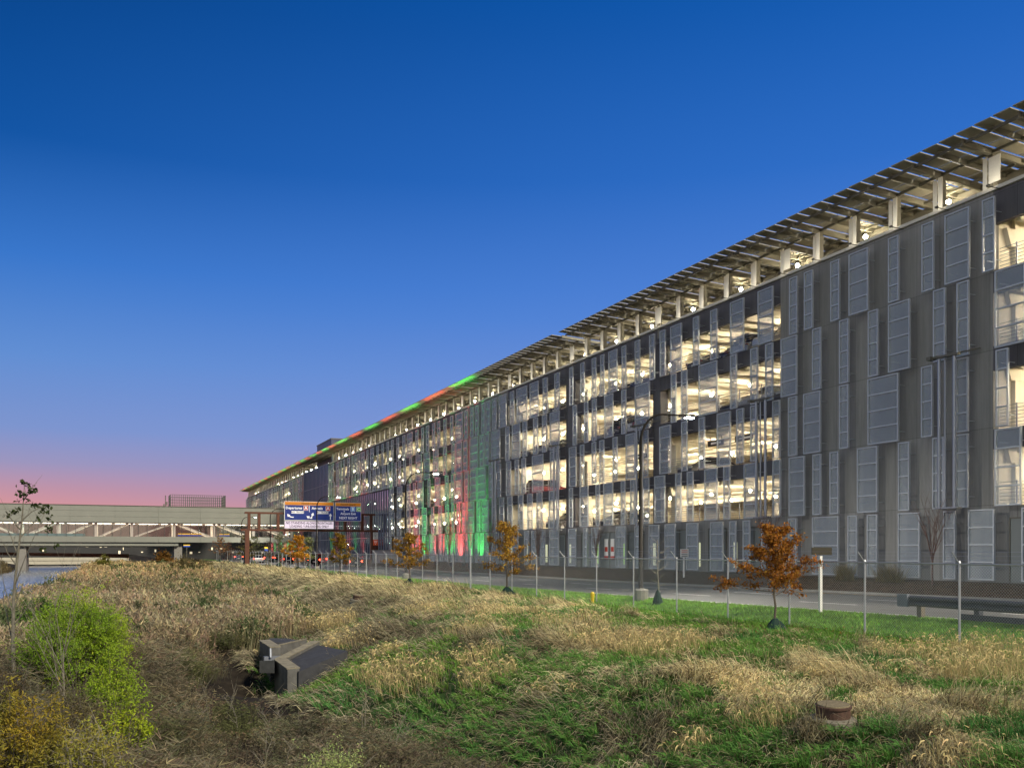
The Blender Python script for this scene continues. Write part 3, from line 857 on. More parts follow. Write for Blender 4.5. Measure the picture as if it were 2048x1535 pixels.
# street lamps
M_LP = mat('dark_bronze_pole', (.014, .012, .010), .85, spec=.15); M_CON = mat('concrete_base', (.20, .19, .17), .85, noise=.2, bump=.3, nscale=6)
M_LED = mat('cool_led', (1, 1, 1), .5, emit=(.86, .95, 1.0), es=60)
LAMPS = [38.9, 71.0, 103.2, 135.4, 167.5]
LLAB = ['dark curved-arm street lamp standing before the lit grey garage bays', 'dark curved-arm street lamp beside the orange oak, before coloured garage bays',
        'curved-arm street lamp whose pole crosses the blue road signs', 'curved-arm street lamp ending at the left edge of the blue signs', 'smallest curved-arm street lamp behind the left gantry post']
for i, d in enumerate(LAMPS):
    X = 20.75; Y = (d - X * SA) / CA; z = gz(X, Y); T = (5.97 + CAMZ) if i == 0 else 6.2 + CAMZ
    lp = empty('street_lamp', (X, Y, z), label=LLAB[i], cat='street lamp', group='street lamps along the road')
    MB().lathe((0, 0, 0), [(.33, -.3), (.33, .45), (.30, .5)], 12).box(-.12, .12, -.12, .12, .5, .54).build('concrete_base', M_CON, lp)
    pts = [(0, 0, .54), (0, 0, T - z - 1.3)]; rr = [.10, .07]
    for k in range(1, 9):
        t = k / 8 * math.pi / 2; pts.append((1.15 - 1.15 * math.cos(t), 0, T - z - 1.3 + 1.3 * math.sin(t))); rr.append(.065 - .003 * k)
    pts.append((2.0, 0, T - z + .01)); rr.append(.035)
    MB().tube(pts, rr, 10).build('pole', M_LP, lp, smooth=True)
    hd = MB().hexa([(2.0, -.06, T - z - .05), (2.75, -.17, T - z - .04), (2.75, .17, T - z - .04), (2.0, .06, T - z - .05), (2.0, -.05, T - z + .06), (2.75, -.13, T - z + .05), (2.75, .13, T - z + .05), (2.0, .05, T - z + .06)]).build('lamp_head', M_LP, lp)
    MB().hexa([(2.35, -.12, T - z - .10), (2.7, -.13, T - z - .10), (2.7, .13, T - z - .10), (2.35, .12, T - z - .10), (2.35, -.12, T - z - .055), (2.7, -.13, T - z - .055), (2.7, .13, T - z - .055), (2.35, .12, T - z - .055)]).build('lens', M_LED, hd)
    spot('lamp_light', (2.45, 0, T - z - .16), (2.45 + 1.6, 0, 0), 5500, (1, .93, .8), 165, .15, lp, .8)
# the same lamps go on behind the camera and light the bank
for Y in (-4, -38):
    X = 20.75; z = gz(X, Y); T = 7.5
    lp = empty('street_lamp', (X, Y, z), label='curved-arm street lamp behind the viewer', cat='street lamp', group='street lamps along the road')
    MB().lathe((0, 0, 0), [(.33, -.3), (.33, .45), (.30, .5)], 12).build('concrete_base', M_CON, lp)
    MB().tube([(0, 0, .5), (0, 0, T - z - 1), (.4, 0, T - z - .3), (2.0, 0, T - z)], [.1, .07, .06, .04], 10).build('pole', M_LP, lp)
    MB().box(2.0, 2.7, -.15, .15, T - z - .05, T - z + .05).build('lamp_head', M_LP, lp)
    spot('lamp_light', (2.45, 0, T - z - .16), (2.3, 0, 0), 2600, (1, .93, .8), 165, .15, lp, .8)

# guardrail
M_GR = mat('weathered_guardrail', (.075, .08, .09), .45, .5, noise=.2, nscale=4)
GX0, GY0 = 21.15, 19.3; zr0 = gz(21.0, 19)
gr_ = empty('guardrail', (GX0, GY0, zr0), label='dark steel guardrail with wooden posts on the grass verge by the road', cat='guardrail')
def wbeam(m, y0, y1, zc, h=.31, x=0):
    prof = [(-.04, h / 2), (.04, h * .36), (.04, h * .18), (-.03, .0), (.04, -h * .18), (.04, -h * .36), (-.04, -h / 2)]
    i = len(m.v)
    for y in (y0, y1):
        for px_, pz in prof: m.v.append((x - px_, y, zc + pz))
        for px_, pz in prof: m.v.append((x - px_ + .012, y, zc + pz))
    n = len(prof)
    for k in range(n - 1):
        m.f.append((i + k, i + k + 1, i + 2 * n + k + 1, i + 2 * n + k)); m.f.append((i + n + k + 1, i + n + k, i + 3 * n + k, i + 3 * n + k + 1))
m = MB(); wbeam(m, 0, -26, .55); m.build('rail', M_GR, gr_)
m = MB(); m.box(.0, .06, -26, -1.7, .12, .28); m.build('lower_rail', M_GR, gr_)
MB().box(-.09, .01, -.02, .34, .37, .74).build('end_terminal', mat('pale_end_terminal', (.17, .19, .22), .6, .3), gr_)
for k in range(14):
    MB().box(.08, .24, -.38 - k * 1.9, -.22 - k * 1.9, -.3, .66).build('guardrail_post', mat('timber_post', (.14, .12, .09), .8, noise=.2) if k == 0 else M_GR, gr_)


def text(s, loc, size, m, parent, rz=0, align='CENTER', ext=.004, sp=1.0, fit=0):
    c = bpy.data.curves.new('lettering', 'FONT'); c.body = s; c.size = size; c.extrude = ext; c.align_x = align; c.align_y = 'CENTER'; c.space_character = sp; c.resolution_u = 2
    c.offset = size * .02
    tmp = bpy.data.objects.new('lettering_source', c); C.objects.link(tmp)
    me = bpy.data.meshes.new_from_object(tmp.evaluated_get(bpy.context.evaluated_depsgraph_get())); bpy.data.objects.remove(tmp)
    o = bpy.data.objects.new('lettering', me); C.objects.link(o); o.location = loc; o.rotation_euler = (R(90), 0, rz); me.materials.clear(); me.materials.append(m); o.parent = parent
    if fit:
        xs_v = [v.co.x for v in me.vertices]; k = fit / (max(xs_v) - min(xs_v)); o.scale = (k, 1, 1)
    return o


M_TXT = mat('white_lettering', (.8, .8, .8), .5, emit=(.9, .9, .95), es=.15); M_BLK = mat('black_lettering', (.02, .02, .02), .5)
# road signs beside the verge
def post_sign(px, X, ybase, ytop, w, ysign, lab, face, name='road_sign', back=False):
    p = at(px, ybase, X=X); zt = at(px, ytop, X=X).z; zs = at(px, ysign, X=X).z; z = gz(p.x, p.y)
    s = empty(name, (p.x, p.y, z), label=lab, cat='sign')
    MB().box(-.05, .05, -.04, .04, -.2, zt - z).build('sign_post', M_WHT if not back else mat('pale_timber', (.5, .48, .42), .8), s)
    return s, zt - z, zs - z


s, zt, zs = post_sign(1641, 21.05, 1218, 1094, 0, 1108, 'back of a wide dark sign on a pale square post by the road', None)
MB().box(-.42, .42, -.075, -.045, zs - .02, zt).build('sign_panel', mat('dark_sign_back', (.05, .045, .03), .5, .4), s)
s, zt, zs = post_sign(1368, 34.5, 1160, 1098, 0, 1114, 'small white notice on a thin post beyond the road', None)
MB().box(-.33, .33, -.075, -.045, zs, zt + .03).build('sign_panel', M_WHT, s)
for k in range(4): MB().box(-.24, .24, -.08, -.0751, zt - .09 - k * .13, zt - .05 - k * .13).build('printed_line', M_REDP if k < 2 else M_BLK, s)
# yellow marker post in the grass by the fence
p = at(1185, 1205, X=18.6); z = gz(p.x, p.y)
ymk = empty('marker_post', (p.x, p.y, z), label='short yellow marker post in the grass at the fence', cat='marker')
MB().lathe((0, 0, -.1), [(.07, 0), (.07, .45), (.09, .46), (.09, .62), (.04, .68)], 10).build('post_body', mat('yellow_paint', (.6, .42, .02), .5), ymk)

# gantry over the road
GYN = 134.6
M_RUST = mat('rust_brown_steel', (.09, .028, .012), .7, noise=.25, nscale=2)
def gx(px): return at(px, Y=GYN).x
def gzz(px, py): return at(px, py, Y=GYN).z
GA = empty('sign_gantry', (0, 0, 0), label='rust-brown steel frame gantry spanning the road and carrying the blue signs', cat='gantry')
xl, xr = gx(494), gx(745)
ztop, zlow = 7.05, 4.55
MB().box(xl - .35, xr + .4, GYN - .25, GYN + .25, ztop - .28, ztop).build('top_beam', M_RUST, GA)
MB().box(xl - .9, xr + 1.6, GYN - .25, GYN + .25, zlow - .3, zlow).build('bottom_beam', M_RUST, GA)
for x in (xl, xr): MB().box(x - .3, x + .3, GYN - .3, GYN + .3, gz(x, GYN) - .2, zlow - .301).build('gantry_post', M_RUST, GA)
MB().box(xr + .55, xr + .85, GYN - .2, GYN + .2, gz(xr, GYN) - .2, zlow - .301).build('gantry_post', M_RUST, GA)
for px in (498, 518, 556, 690, 724, 742):
    x = gx(px); MB().box(x - .2, x + .2, GYN - .2, GYN + .2, zlow + .001, ztop - .281).build('upright', M_RUST, GA)
M_BLUE = mat('blue_sign_face', (.006, .018, .12), .35, emit=(.03, .08, .45), es=.16); M_ORG = mat('orange_sign_band', (.38, .13, .006), .4, emit=(.8, .3, .01), es=.25)
M_AR = mat('red_terminal_mark', (.22, .01, .01), .4, emit=(.5, .03, .03), es=.4); M_BB = mat('light_blue_terminal_mark', (.02, .13, .32), .4, emit=(.03, .25, .55), es=.4)
M_GC = mat('green_terminal_mark', (.09, .25, .015), .4, emit=(.15, .45, .03), es=.4)
ZF = GYN - .52


def blue_sign(pa, pb, yt, yb, lab):
    xa, xb, zt, zb = gx(pa), gx(pb), gzz((pa + pb) / 2, yt), gzz((pa + pb) / 2, yb)
    s = empty('road_sign', ((xa + xb) / 2, ZF, zb), label=lab, cat='road sign')
    w, h = (xb - xa) / 2, zt - zb
    MB().box(-w, w, -.02, .12, 0, h).build('sign_panel', M_WHT, s)
    MB().box(-w + .07, w - .07, -.035, -.021, .07, h - .55).build('blue_face', M_BLUE, s)
    MB().box(-w + .07, w - .07, -.035, -.021, h - .53, h - .05).build('orange_band', M_ORG, s)
    return s, w, h


def badge(s, x, z, ch, m, r=.30):
    b = MB().box(x - r - .04, x + r + .04, -.05, -.036, z - r - .04, z + r + .04).build('badge_border', M_TXT, s)
    MB().box(x - r, x + r, -.065, -.051, z - r, z + r).build('badge', m, s)
    text(ch, (x, -.075, z), .66, M_TXT, s)


def arrow(s, x, z, ang, L_=.8, curve=0):
    m = MB(); pts = []
    for k in range(5):
        t = k / 4; pts.append(Vector((curve * (1 - t) ** 2 * .5, 0, -L_ / 2 + t * L_ * .7)))
    c, sn = math.cos(ang), math.sin(ang)
    rot = lambda p: (x + p.x * c - p.z * sn, -.05, z + p.x * sn + p.z * c)
    for a, b in zip(pts[:-1], pts[1:]): m.beam(rot(a), rot(b), .015, .13, up=(Vector(rot(b)) - Vector(rot(a))).cross(Vector((0, 1, 0))))
    e = pts[-1]; tri = [e + Vector((-.24, 0, -.08)), e + Vector((.24, 0, -.08)), e + Vector((0, 0, .34))]
    i = len(m.v)
    for dy in (0, -.012):
        for p in tri: q = rot(p); m.v.append((q[0], q[1] + dy, q[2]))
    m.f += [(i, i + 1, i + 2), (i + 3, i + 5, i + 4), (i, i + 3, i + 4, i + 1), (i + 1, i + 4, i + 5, i + 2), (i + 2, i + 5, i + 3, i)]
    m.build('arrow', M_TXT, s)


s, w, h = blue_sign(567.5, 666, 1003, 1040.5, 'wide blue departures and arrivals sign with orange band, red A badges and white arrows')
text('Newark Liberty', (0, -.04, h - .29), .36, M_BLK, s)
text('Departures', (-w * .62, -.05, h - .98), .52, M_TXT, s); badge(s, -w * .14, h - .98, 'A', M_AR)
text('Arrivals', (w * .32, -.05, h - .98), .52, M_TXT, s); badge(s, w * .76, h - .98, 'A', M_AR)
for x in (-w * .47, w * .53):
    pl = MB().box(x - w * .25, x + w * .25, -.05, -.036, h - 1.78, h - 1.4).build('white_plate', M_TXT, s)
    text('NO TRUCKS', (x, -.06, h - 1.59), .33, M_BLK, s)
MB().box(-.03, .03, -.05, -.036, h * .45, h - .6).build('divider', M_TXT, s)
arrow(s, -w * .8, .55, R(38), .9, .9); arrow(s, w * .86, .62, 0, .9); arrow(s, w * .12, .7, R(-14), .9, -.3); arrow(s, w * .0, .42, R(62), .8, .3)
s, w, h = blue_sign(668.5, 720.5, 1005, 1042, 'narrower blue sign for terminals B and C and the airport exit')
text('Newark Liberty', (0, -.04, h - .29), .36, M_BLK, s)
text('Terminals', (-w * .42, -.05, h - .98), .48, M_TXT, s); badge(s, w * .36, h - .98, 'B', M_BB); badge(s, w * .8, h - .98, 'C', M_GC)
text('&', (-w * .3, -.05, h - 1.32), .3, M_TXT, s)
text('Airport Exit', (0, -.05, h - 1.68), .48, M_TXT, s); text('NEXT RIGHT', (0, -.05, .48), .48, M_TXT, s)
xa, xb, zt, zb = gx(568), gx(665.5), gzz(617, 1041.6), gzz(617, 1056.5)
s = empty('message_board', ((xa + xb) / 2, ZF, zb), label='glowing white electronic message board under the departures sign', cat='message board')
w, h = (xb - xa) / 2, zt - zb
MB().box(-w - .06, w + .06, -.01, .25, -.06, h + .03).build('housing', M_STEEL, s)
MB().box(-w, w, -.03, -.011, 0, h - .03).build('lit_screen', mat('lit_led_screen', (.12, .1, .12), .5, emit=(1, .86, .98), es=.75), s)
M_PUR = mat('purple_lettering', (.05, .015, .06), .5)
text('NO STANDING ALONG FRONTAGES', (0, -.05, h * .72), .5, M_PUR, s, fit=w * 1.9); text('LOADING / UNLOADING ONLY', (0, -.05, h * .27), .5, M_PUR, s, fit=w * 1.6)
# small white and red plates at the right gantry post
xs_ = gx(748); s = empty('directional_sign', (xs_, GYN - .45, 2.0), label='white notice above a red sign beside the right gantry post', cat='sign')
def pz(py): return gzz(748, py) - 2.0
MB().box(-.25, .5, -.01, .04, pz(1078), pz(1064)).build('white_plate', M_WHT, s)
MB().box(-.25, .5, -.01, .04, pz(1090), pz(1078.4)).build('red_plate', mat('rust_red_sign', (.35, .05, .02), .5, emit=(.5, .08, .02), es=.25), s)
for k in range(4): text(('THRU', 'RIGHT', 'EXIT', 'ONLY')[k], (.12, -.02, pz(1066 + k * 3)), .17, M_BLK, s)
text('Return', (.12, -.02, pz(1081)), .2, M_TXT, s); text('Area', (.12, -.02, pz(1084)), .2, M_TXT, s); text('P', (.12, -.02, pz(1087.5)), .2, M_TXT, s)
MB().box(.08, .16, .041, .1, gz(xs_, GYN) - 2.1, pz(1064)).build('sign_post', M_RUST, s)

# ------------------------------------------------------------------ pedestrian bridge
BY = 179.0
def bz(h): return CAMZ + h
M_BW = mat('grey_green_bridge_cladding', (.20, .205, .175), .7, noise=.06, nscale=.4); M_BWL = mat('white_bridge_steel', (.78, .74, .66), .5)
M_BIN = mat('bridge_interior', (.6, .55, .48), .7)
BR = empty('pedestrian_bridge', (0, BY, 0), label='long enclosed pale footbridge with glazed lit truss side, crossing creek and road', cat='footbridge'); BR.location = (0, 0, 0)
bx0, bx1 = -75.0, 35.4; D = 7.0
# cladding in bays with fine joints
x = bx0; k = 0
top_, bot_ = MB(), MB()
while x < bx1:
    x2 = min(x + 7.4, bx1)
    for zi in range(3):
        za, zb_ = bz(5.05) + zi * 1.05, bz(5.05) + (zi + 1) * 1.05 - .03
        top_.box(x + .02, x2 - .02, BY, BY + .2, za, zb_)
    bot_.box(x + .02, x2 - .02, BY - .05, BY + .2, bz(1.42), bz(2.45))
    x = x2
top_.box(bx0, bx1, BY + .06, BY + D, bz(5.0), bz(8.1)); top_.build('upper_cladding', M_BW, BR)
bot_.box(bx0, bx1, BY + .06, BY + D, bz(1.5), bz(2.4)); bot_.build('lower_cladding', M_BW, BR)
xe = at(357, Y=BY).x
MB().box(bx0, xe, BY + .3, BY + D - .3, bz(.75), bz(1.41)).build('girder', M_BW, BR)
MB().box(bx0, xe - 1.5, BY + .6, BY + D - .6, bz(.55), bz(.749)).build('girder_soffit', M_STEEL, BR)
MB().box(bx0, bx1, BY - .1, BY + .3, bz(8.1), bz(8.2)).build('roof_edge', M_STEEL, BR)
M_BG = mat('bridge_glass', (.8, .85, .85), .05)
mb_ = bpy.data.materials.new('clear_bridge_glass'); mb_.use_nodes = True; t = mb_.node_tree; t.nodes.clear()
o_ = t.nodes.new('ShaderNodeOutputMaterial'); gl = t.nodes.new('ShaderNodeBsdfGlossy'); gl.inputs['Roughness'].default_value = .03
tr = t.nodes.new('ShaderNodeBsdfTransparent'); tr.inputs[0].default_value = (.86, .86, .86, 1); xm = t.nodes.new('ShaderNodeMixShader'); xm.inputs[0].default_value = .07
t.links.new(tr.outputs[0], xm.inputs[1]); t.links.new(gl.outputs[0], xm.inputs[2]); t.links.new(xm.outputs[0], o_.inputs[0])
for yy in (BY + .02, BY + D - .02):
    g_o = MB().box(bx0, bx1, yy, yy + .02, bz(2.46), bz(4.99)).build('glazing', mb_, BR)
    m = MB(); x = bx0
    while x < bx1: m.box(x - .04, x + .04, yy - .06, yy - .001, bz(2.46), bz(5.0)); x += 1.5
    m.box(bx0, bx1, yy - .1, yy - .061, bz(4.93), bz(5.02)); m.build('mullion', mat('dark_mullion', (.05, .05, .045), .5), g_o)
cols = [at(p_, Y=BY).x for p_ in (38.6, 114.8, 191.7, 263.8, 348.8, 429.2, 508, 585)]
step = cols[1] - cols[0]; cols = [cols[0] - step * k for k in (9, 8, 7, 6, 5, 4, 3, 2, 1)] + cols
for yy in (BY + .7, BY + D - .9):
    for i, x in enumerate(cols):
        MB().box(x - .22, x + .22, yy - .15, yy + .15, bz(2.4), bz(5.0)).build('truss_post', M_BWL, BR)
    for i, (a, b) in enumerate(zip(cols[:-1], cols[1:])):
        down = i >= 13 or i < 9
        p, q = ((a + .6, yy, bz(4.9)), (b - .6, yy, bz(2.5))) if down else ((a + .6, yy, bz(2.5)), (b - .6, yy, bz(4.9)))
        MB().beam(p, q, .25, .34, up=(0, 1, 0)).build('truss_diagonal', M_BWL, BR)
MB().box(bx0, bx1, BY + .4, BY + D - .4, bz(2.401), bz(2.47)).build('walkway_floor', M_BIN, BR)
MB().box(bx0, bx1, BY + .4, BY + D - .4, bz(4.9), bz(4.98)).build('walkway_ceiling', M_BIN, BR)
lm = MB(); x = bx0 + 2
while x < bx1: lm.box(x, x + 3.4, BY + 2.6, BY + 4.4, bz(4.87), bz(4.89)); x += 4
tag(lm.build('walkway_light', mat('walkway_strip_light', (1, 1, .9), .5, emit=(1, .9, .74), es=8), BR), kind='stuff')
for px in (42, 357): 
    x = at(px, Y=BY).x; MB().box(x - .7, x + .7, BY + 1, BY + D - 1, -3.2 if px < 100 else -1.3, bz(.55 if px < 100 else 1.41)).build('pier', M_CON, BR)
MB().box(bx0, xe - 16, BY + .5, BY + 5, bz(2.48), bz(2.95)).build('moving_walkway', mat('teal_moving_walkway', (.12, .3, .32), .4), BR)
# mast and mechanical screen on the building behind the bridge
M_MS = mat('dark_mechanical_louvre', (.09, .085, .08), .6)
def atY(px, py, Y): return at(px, py, Y=Y)
YS = 230.0; a, b = atY(341, 1012, YS), atY(451, 992, YS)
ms = empty('mechanical_screen', ((a.x + b.x) / 2, YS, 9), label='dark open lattice screen around rooftop plant above the footbridge', cat='rooftop screen')
w, zl, zh = (b.x - a.x) / 2, 2.2, b.z - 9 + .2
for yy in (0, 9):
    m = MB()
    for k in range(27): xx = -w + 2 * w * k / 26; m.box(xx - .05, xx + .05, yy - .05, yy + .05, -1, zh)
    for k in range(9): zz = .2 + (zh - .3) * k / 8; m.box(-w, w, yy - .04, yy + .04, zz - .05, zz + .05)
    m.build('lattice', M_MS, ms)
for xx in (-w, w):
    m = MB()
    for k in range(12): m.box(xx - .05, xx + .05, .1 + k * .75, .2 + k * .75, -1, zh)
    for k in range(9): zz = .2 + (zh - .3) * k / 8; m.box(xx - .04, xx + .04, 0, 9, zz - .05, zz + .05)
    m.build('lattice', M_MS, ms)
MB().box(-w * .9, w * .8, 2, 7, -1, .9).build('plant_unit', M_STEEL, ms)
p = atY(331, 1000, 225); aq = empty('antenna_mast', (p.x, 225, 9), label='thin antenna mast with small dishes left of the rooftop screen', cat='antenna')
m = MB(); m.tube([(0, 0, -1), (0, 0, atY(331, 990, 225).z - 9)], .1, 6); m.box(-.6, .3, -.1, .1, .9, 1.05); m.box(-.5, -.2, -.2, .2, 2.6, 3.3); m.box(.15, .45, -.2, .2, 3.0, 3.8); m.build('mast', M_STEEL, aq)
# terminal building beyond the bridge
tb = empty('terminal_building', (20, 240, -1), label='low terminal building with lit glazing seen beneath the footbridge', cat='building')
MB().box(-60, 60, 0, 25, 5.5, 9.3).build('roof_fascia', M_BW, tb)
MB().box(-58, 58, 1, 24, -1, 5.5).build('wall', mat('dim_terminal_wall', (.03, .03, .03), .8), tb)
m = MB(); rs = random.Random(3)
for k in range(110):
    x = -57 + k * 1.04
    if rs.random() < .4: z_ = rs.uniform(.6, 3.6); m.box(x, x + rs.uniform(.15, .6), .9, .99, z_, z_ + rs.uniform(.15, .9))
m.build('lit_window', mat('dim_lit_window', (.8, .7, .5), .5, emit=(.9, .75, .5), es=.55), tb)
# blue direction boards inside and under the bridge
M_YB = mat('yellow_board', (.7, .45, .03), .5, emit=(.8, .5, .03), es=.35); M_DB = mat('blue_board', (.01, .06, .35), .5, emit=(.01, .08, .4), es=.35)
for i, (pa, pb, yt, yb, Y, lab) in enumerate(((356, 403, 1066, 1071.5, BY + 3.5, 'long blue and yellow board inside the glazed footbridge'), (439, 459, 1067, 1071.5, BY + 3.5, 'short blue and yellow board inside the footbridge near the gantry'),
                                             (367, 380, 1088.5, 1093, 205, 'blue and yellow direction sign under the footbridge, right of its pier'), (529, 536, 1093, 1101, 150, 'blue sign behind the bare forked tree'), (564, 571, 1095, 1101, 150, 'small blue sign left of the orange oak by the blue road signs'))):
    a, b = at(pa, yt, Y=Y), at(pb, yb, Y=Y); z0 = bz(2.48) if Y == BY + 3.5 else float(zroad(Y))
    s = empty('direction_sign', ((a.x + b.x) / 2, Y, z0), label=lab, cat='sign'); w = (b.x - a.x) / 2; zt, zb = a.z - z0, max(b.z - z0, .05); zm = zb + (zt - zb) * .55
    MB().box(-w, w, -.05, .05, zb, zm).build('blue_panel', M_DB, s); MB().box(-w, w, -.05, .05, zm + .002, zt).build('yellow_panel', M_YB, s)
    if zb > .1: MB().box(-.06, .06, .06, .16, 0, zt).build('sign_post', M_STEEL, s)
# low road bridge over the creek and the ramp wall
lb = empty('road_bridge', (-30, 225, 0), label='low concrete road bridge crossing the creek beneath the footbridge', cat='bridge')
MB().box(-60, 34, 0, 9, -1.75, -.9).build('deck', mat('pale_bridge_concrete', (.42, .39, .31), .85, noise=.1), lb)
MB().box(-60, 34, -.15, .15, -.899, -.2).build('parapet', mat('pale_bridge_concrete', (.42, .39, .31)), lb)
for x in (-40, -6, 18): MB().box(x - .5, x + .5, 1, 8, -3.0, -1.751).build('pier', M_CON, lb)
rw = at(258, 1112, Y=190); rw2 = at(312, 1100, Y=190)
rp = empty('ramp_wall', (rw.x, 190, -1.5), label='pale concrete ramp wall rising to the left under the footbridge', cat='wall')
MB().hexa([(0, 0, -1), (7.5, 0, -1), (7.5, .5, -1), (0, .5, -1), (0, 0, 2.2), (7.5, 0, .9), (7.5, .5, .9), (0, .5, 2.2)]).build('wall_face', mat('ramp_concrete', (.38, .36, .32), .9, noise=.15, bump=.3), rp)
MB().hexa([(-24, .1, 2.1), (-.01, .1, 1.4), (-.01, .5, 1.4), (-24, .5, 2.1), (-24, .1, 2.6), (-.01, .1, 2.2), (-.01, .5, 2.2), (-24, .5, 2.6)]).build('ramp_beam', M_RUST, rp)

# ------------------------------------------------------------------ outfall and manholes
of = empty('outfall', at(548, 1330, z=26.5), label='angular concrete drain outfall with wing walls in the bank', cat='drain outfall'); of.location.z = -2.45
of.rotation_euler = (0, 0, 0)
M_OFT = mat('pale_wall_top', (.19, .17, .12), .9, noise=.35, bump=.3, nscale=5); M_OFW = mat('stained_concrete', (.10, .098, .09), .9, noise=.35, bump=.4, nscale=2.5)
def W_(px, py, z): return at(px, py, z=z) - of.location
def wall(pts, th, zb, nm='wing_wall'):
    """pts: list of world points along the wall top; th: offset vector for the thickness"""
    m = MB(); c = MB()
    for a, b in zip(pts[:-1], pts[1:]):
        t = Vector(th)
        m.hexa([(a.x, a.y, zb), (b.x, b.y, zb), (b.x + t.x, b.y + t.y, zb), (a.x + t.x, a.y + t.y, zb), a, b, b + t, a + t])
        u = Vector((0, 0, .03)); e = t.normalized() * .02
        c.hexa([a - e + u * .1, b - e + u * .1, b + t + e + u * .1, a + t + e + u * .1, a - e + u, b - e + u, b + t + e + u, a + t + e + u])
    w = m.build(nm, M_OFW, of); c.build('wall_top', M_OFT, w)
zc = -.4
wall([W_(519, 1281, 28.3), W_(541, 1295, 26.5)], (.30, .10, 0), zc)                # left stub
wall([W_(541, 1294, 26.6), W_(613, 1278, 29.0)], (.04, .16, 0), zc, 'back_wall')
wall([W_(549, 1319, 25.8), W_(621, 1283, 28.4)], (.30, .05, 0), zc)
wall([W_(549, 1319, 25.8), W_(575, 1338, 24.5)], (.34, .10, 0), zc)
a, b = W_(519, 1283, 28.3), W_(613, 1281, 29)
m = MB(); m.hexa([(a.x + .2, a.y + .1, -.4), (b.x, b.y, -.4), (b.x - .4, b.y + 1.4, -.4), (a.x + .5, a.y + 1.2, -.4), (a.x + .2, a.y + .1, a.z - .03), (b.x, b.y, b.z - .04), (b.x - .4, b.y + 1.4, b.z - .02), (a.x + .5, a.y + 1.2, a.z - .0)])
m.build('apron', mat('dark_asphalt', (.035, .036, .04)), of)
a, b, c = W_(575, 1340, 24.5), W_(621, 1286, 28.4), W_(549, 1322, 25.8)
m = MB(); m.hexa([(c.x + .3, c.y, -.4), (a.x + .3, a.y, -.4), (a.x + 1.9, a.y + 1.0, -.4), (b.x + .2, b.y, -.4), (c.x + .3, c.y, c.z - .05), (a.x + .3, a.y, a.z - .05), (a.x + 1.9, a.y + 1.0, a.z + .35), (b.x + .2, b.y, b.z - .05)])
m.build('apron', mat('dark_asphalt', (.035, .036, .04)), of)
a, b = W_(541, 1310, 26.4), W_(566, 1308, 26.6)
MB().beam(W_(527, 1316, 26.2), W_(570, 1314, 26.6), .12, .12).tube([W_(541, 1296, 26.3), W_(541.5, 1314, 26.2)], .035, 6).build('pipe', M_TUBE, of)
MB().hexa([W_(519, 1345, 25.5), W_(549, 1345, 25.2), W_(549, 1345, 26.0), W_(519, 1345, 26.2), W_(519, 1320, 25.5), W_(549, 1320, 25.2), W_(549, 1320, 26.0), W_(519, 1320, 26.2)]).build('head_block', M_OFW, of)


def manhole(p, sc, lab, tilt):
    mh = empty('manhole', p, label=lab, cat='manhole'); mh.scale = (sc, sc, sc); mh.rotation_euler = tilt
    m = MB()
    m.lathe((0, 0, 0), [(.46, -.5), (.45, -.02), (.40, .02), (.40, .05), (.43, .07), (.43, .16), (.36, .19)], 28)
    for k in range(22):
        t = 2 * math.pi * k / 22; x, y = math.cos(t), math.sin(t)
        if k % 3: m.beam((x * .40, y * .40, .10), (x * .455, y * .455, .10), .055, .075)
    m.build('brick_base', mat('painted_brick', (.16, .145, .11), .9, noise=.35, bump=.6, nscale=9), mh)
    MB().lathe((.02, 0, 0), [(.31, .19), (.31, .20), (.30, .36), (.33, .365), (.33, .40), (.29, .41)], 28).build('iron_ring', mat('rusty_iron', (.06, .028, .016), .75, noise=.3, bump=.4, nscale=9), mh)
    MB().lathe((.02, 0, 0), [(.30, .411), (.29, .43), (.1, .437)], 28).build('cover', mat('straw_strewn_cover', (.16, .13, .075), .95, noise=.4, bump=.5, nscale=14), mh)
    return mh


p = at(1665, 1465, z=11.9); p.z = gz(p.x, p.y) + .02
manhole((p.x, p.y, p.z - .03), .72, 'round manhole of pale brick with rusty ring in the grass at lower right', (R(2), R(-3), .4))
p = at(716, 1208, z=45); manhole((p.x, p.y, gz(p.x, p.y) + .2), .9, 'pale concrete manhole beside the dark asphalt strip', (R(4), R(-6), 1.4))
p = at(497, 1160, z=62); manhole((p.x, p.y, gz(p.x, p.y) + .1), .9, 'small dark manhole on the straw bank left of the trees', (R(4), R(-6), 2.4))
# planter wall and service box by the garage
p = at(770, 1110, X=34.4)
sb = empty('service_cabinet', (34.6, p.y, -.1), label='low grey cabinet in front of the coloured garage wall', cat='cabinet')
MB().box(-.6, .6, -5.5, 5.5, -.3, 1.5).build('cabinet_body', mat('cabinet_grey', (.2, .2, .2), .6), sb, bevel=.05)
MB().box(-.7, .7, -5.6, 5.6, 1.501, 1.6).build('cabinet_top', M_STEEL, sb)

# ------------------------------------------------------------------ vegetation
M_GRASS = vmat('grass_blades', .75, .3); M_LEAF = vmat('leaves', .6, .35); M_BARK = mat('young_bark', (.09, .075, .055), .9, noise=.3, bump=.4, nscale=12)
M_BARKP = mat('pale_bark', (.20, .18, .14), .9, noise=.3, nscale=12)


def inview(X, Y, m=60):
    d = X * SA + Y * CA; px = 1024 + F * (X * CA - Y * SA) / np.maximum(d, .1)
    return (d > 5.5) & (px > -m) & (px < 2048 + m)


def scatter(n, x0, x1, y0, y1, power=1.6):
    """points with density falling with distance"""
    u = rng.random(n); Y = (y0 ** (1 - power) + u * (y1 ** (1 - power) - y0 ** (1 - power))) ** (1 / (1 - power))
    X = rng.uniform(x0, x1, n); k = inview(X, Y); return X[k], Y[k]


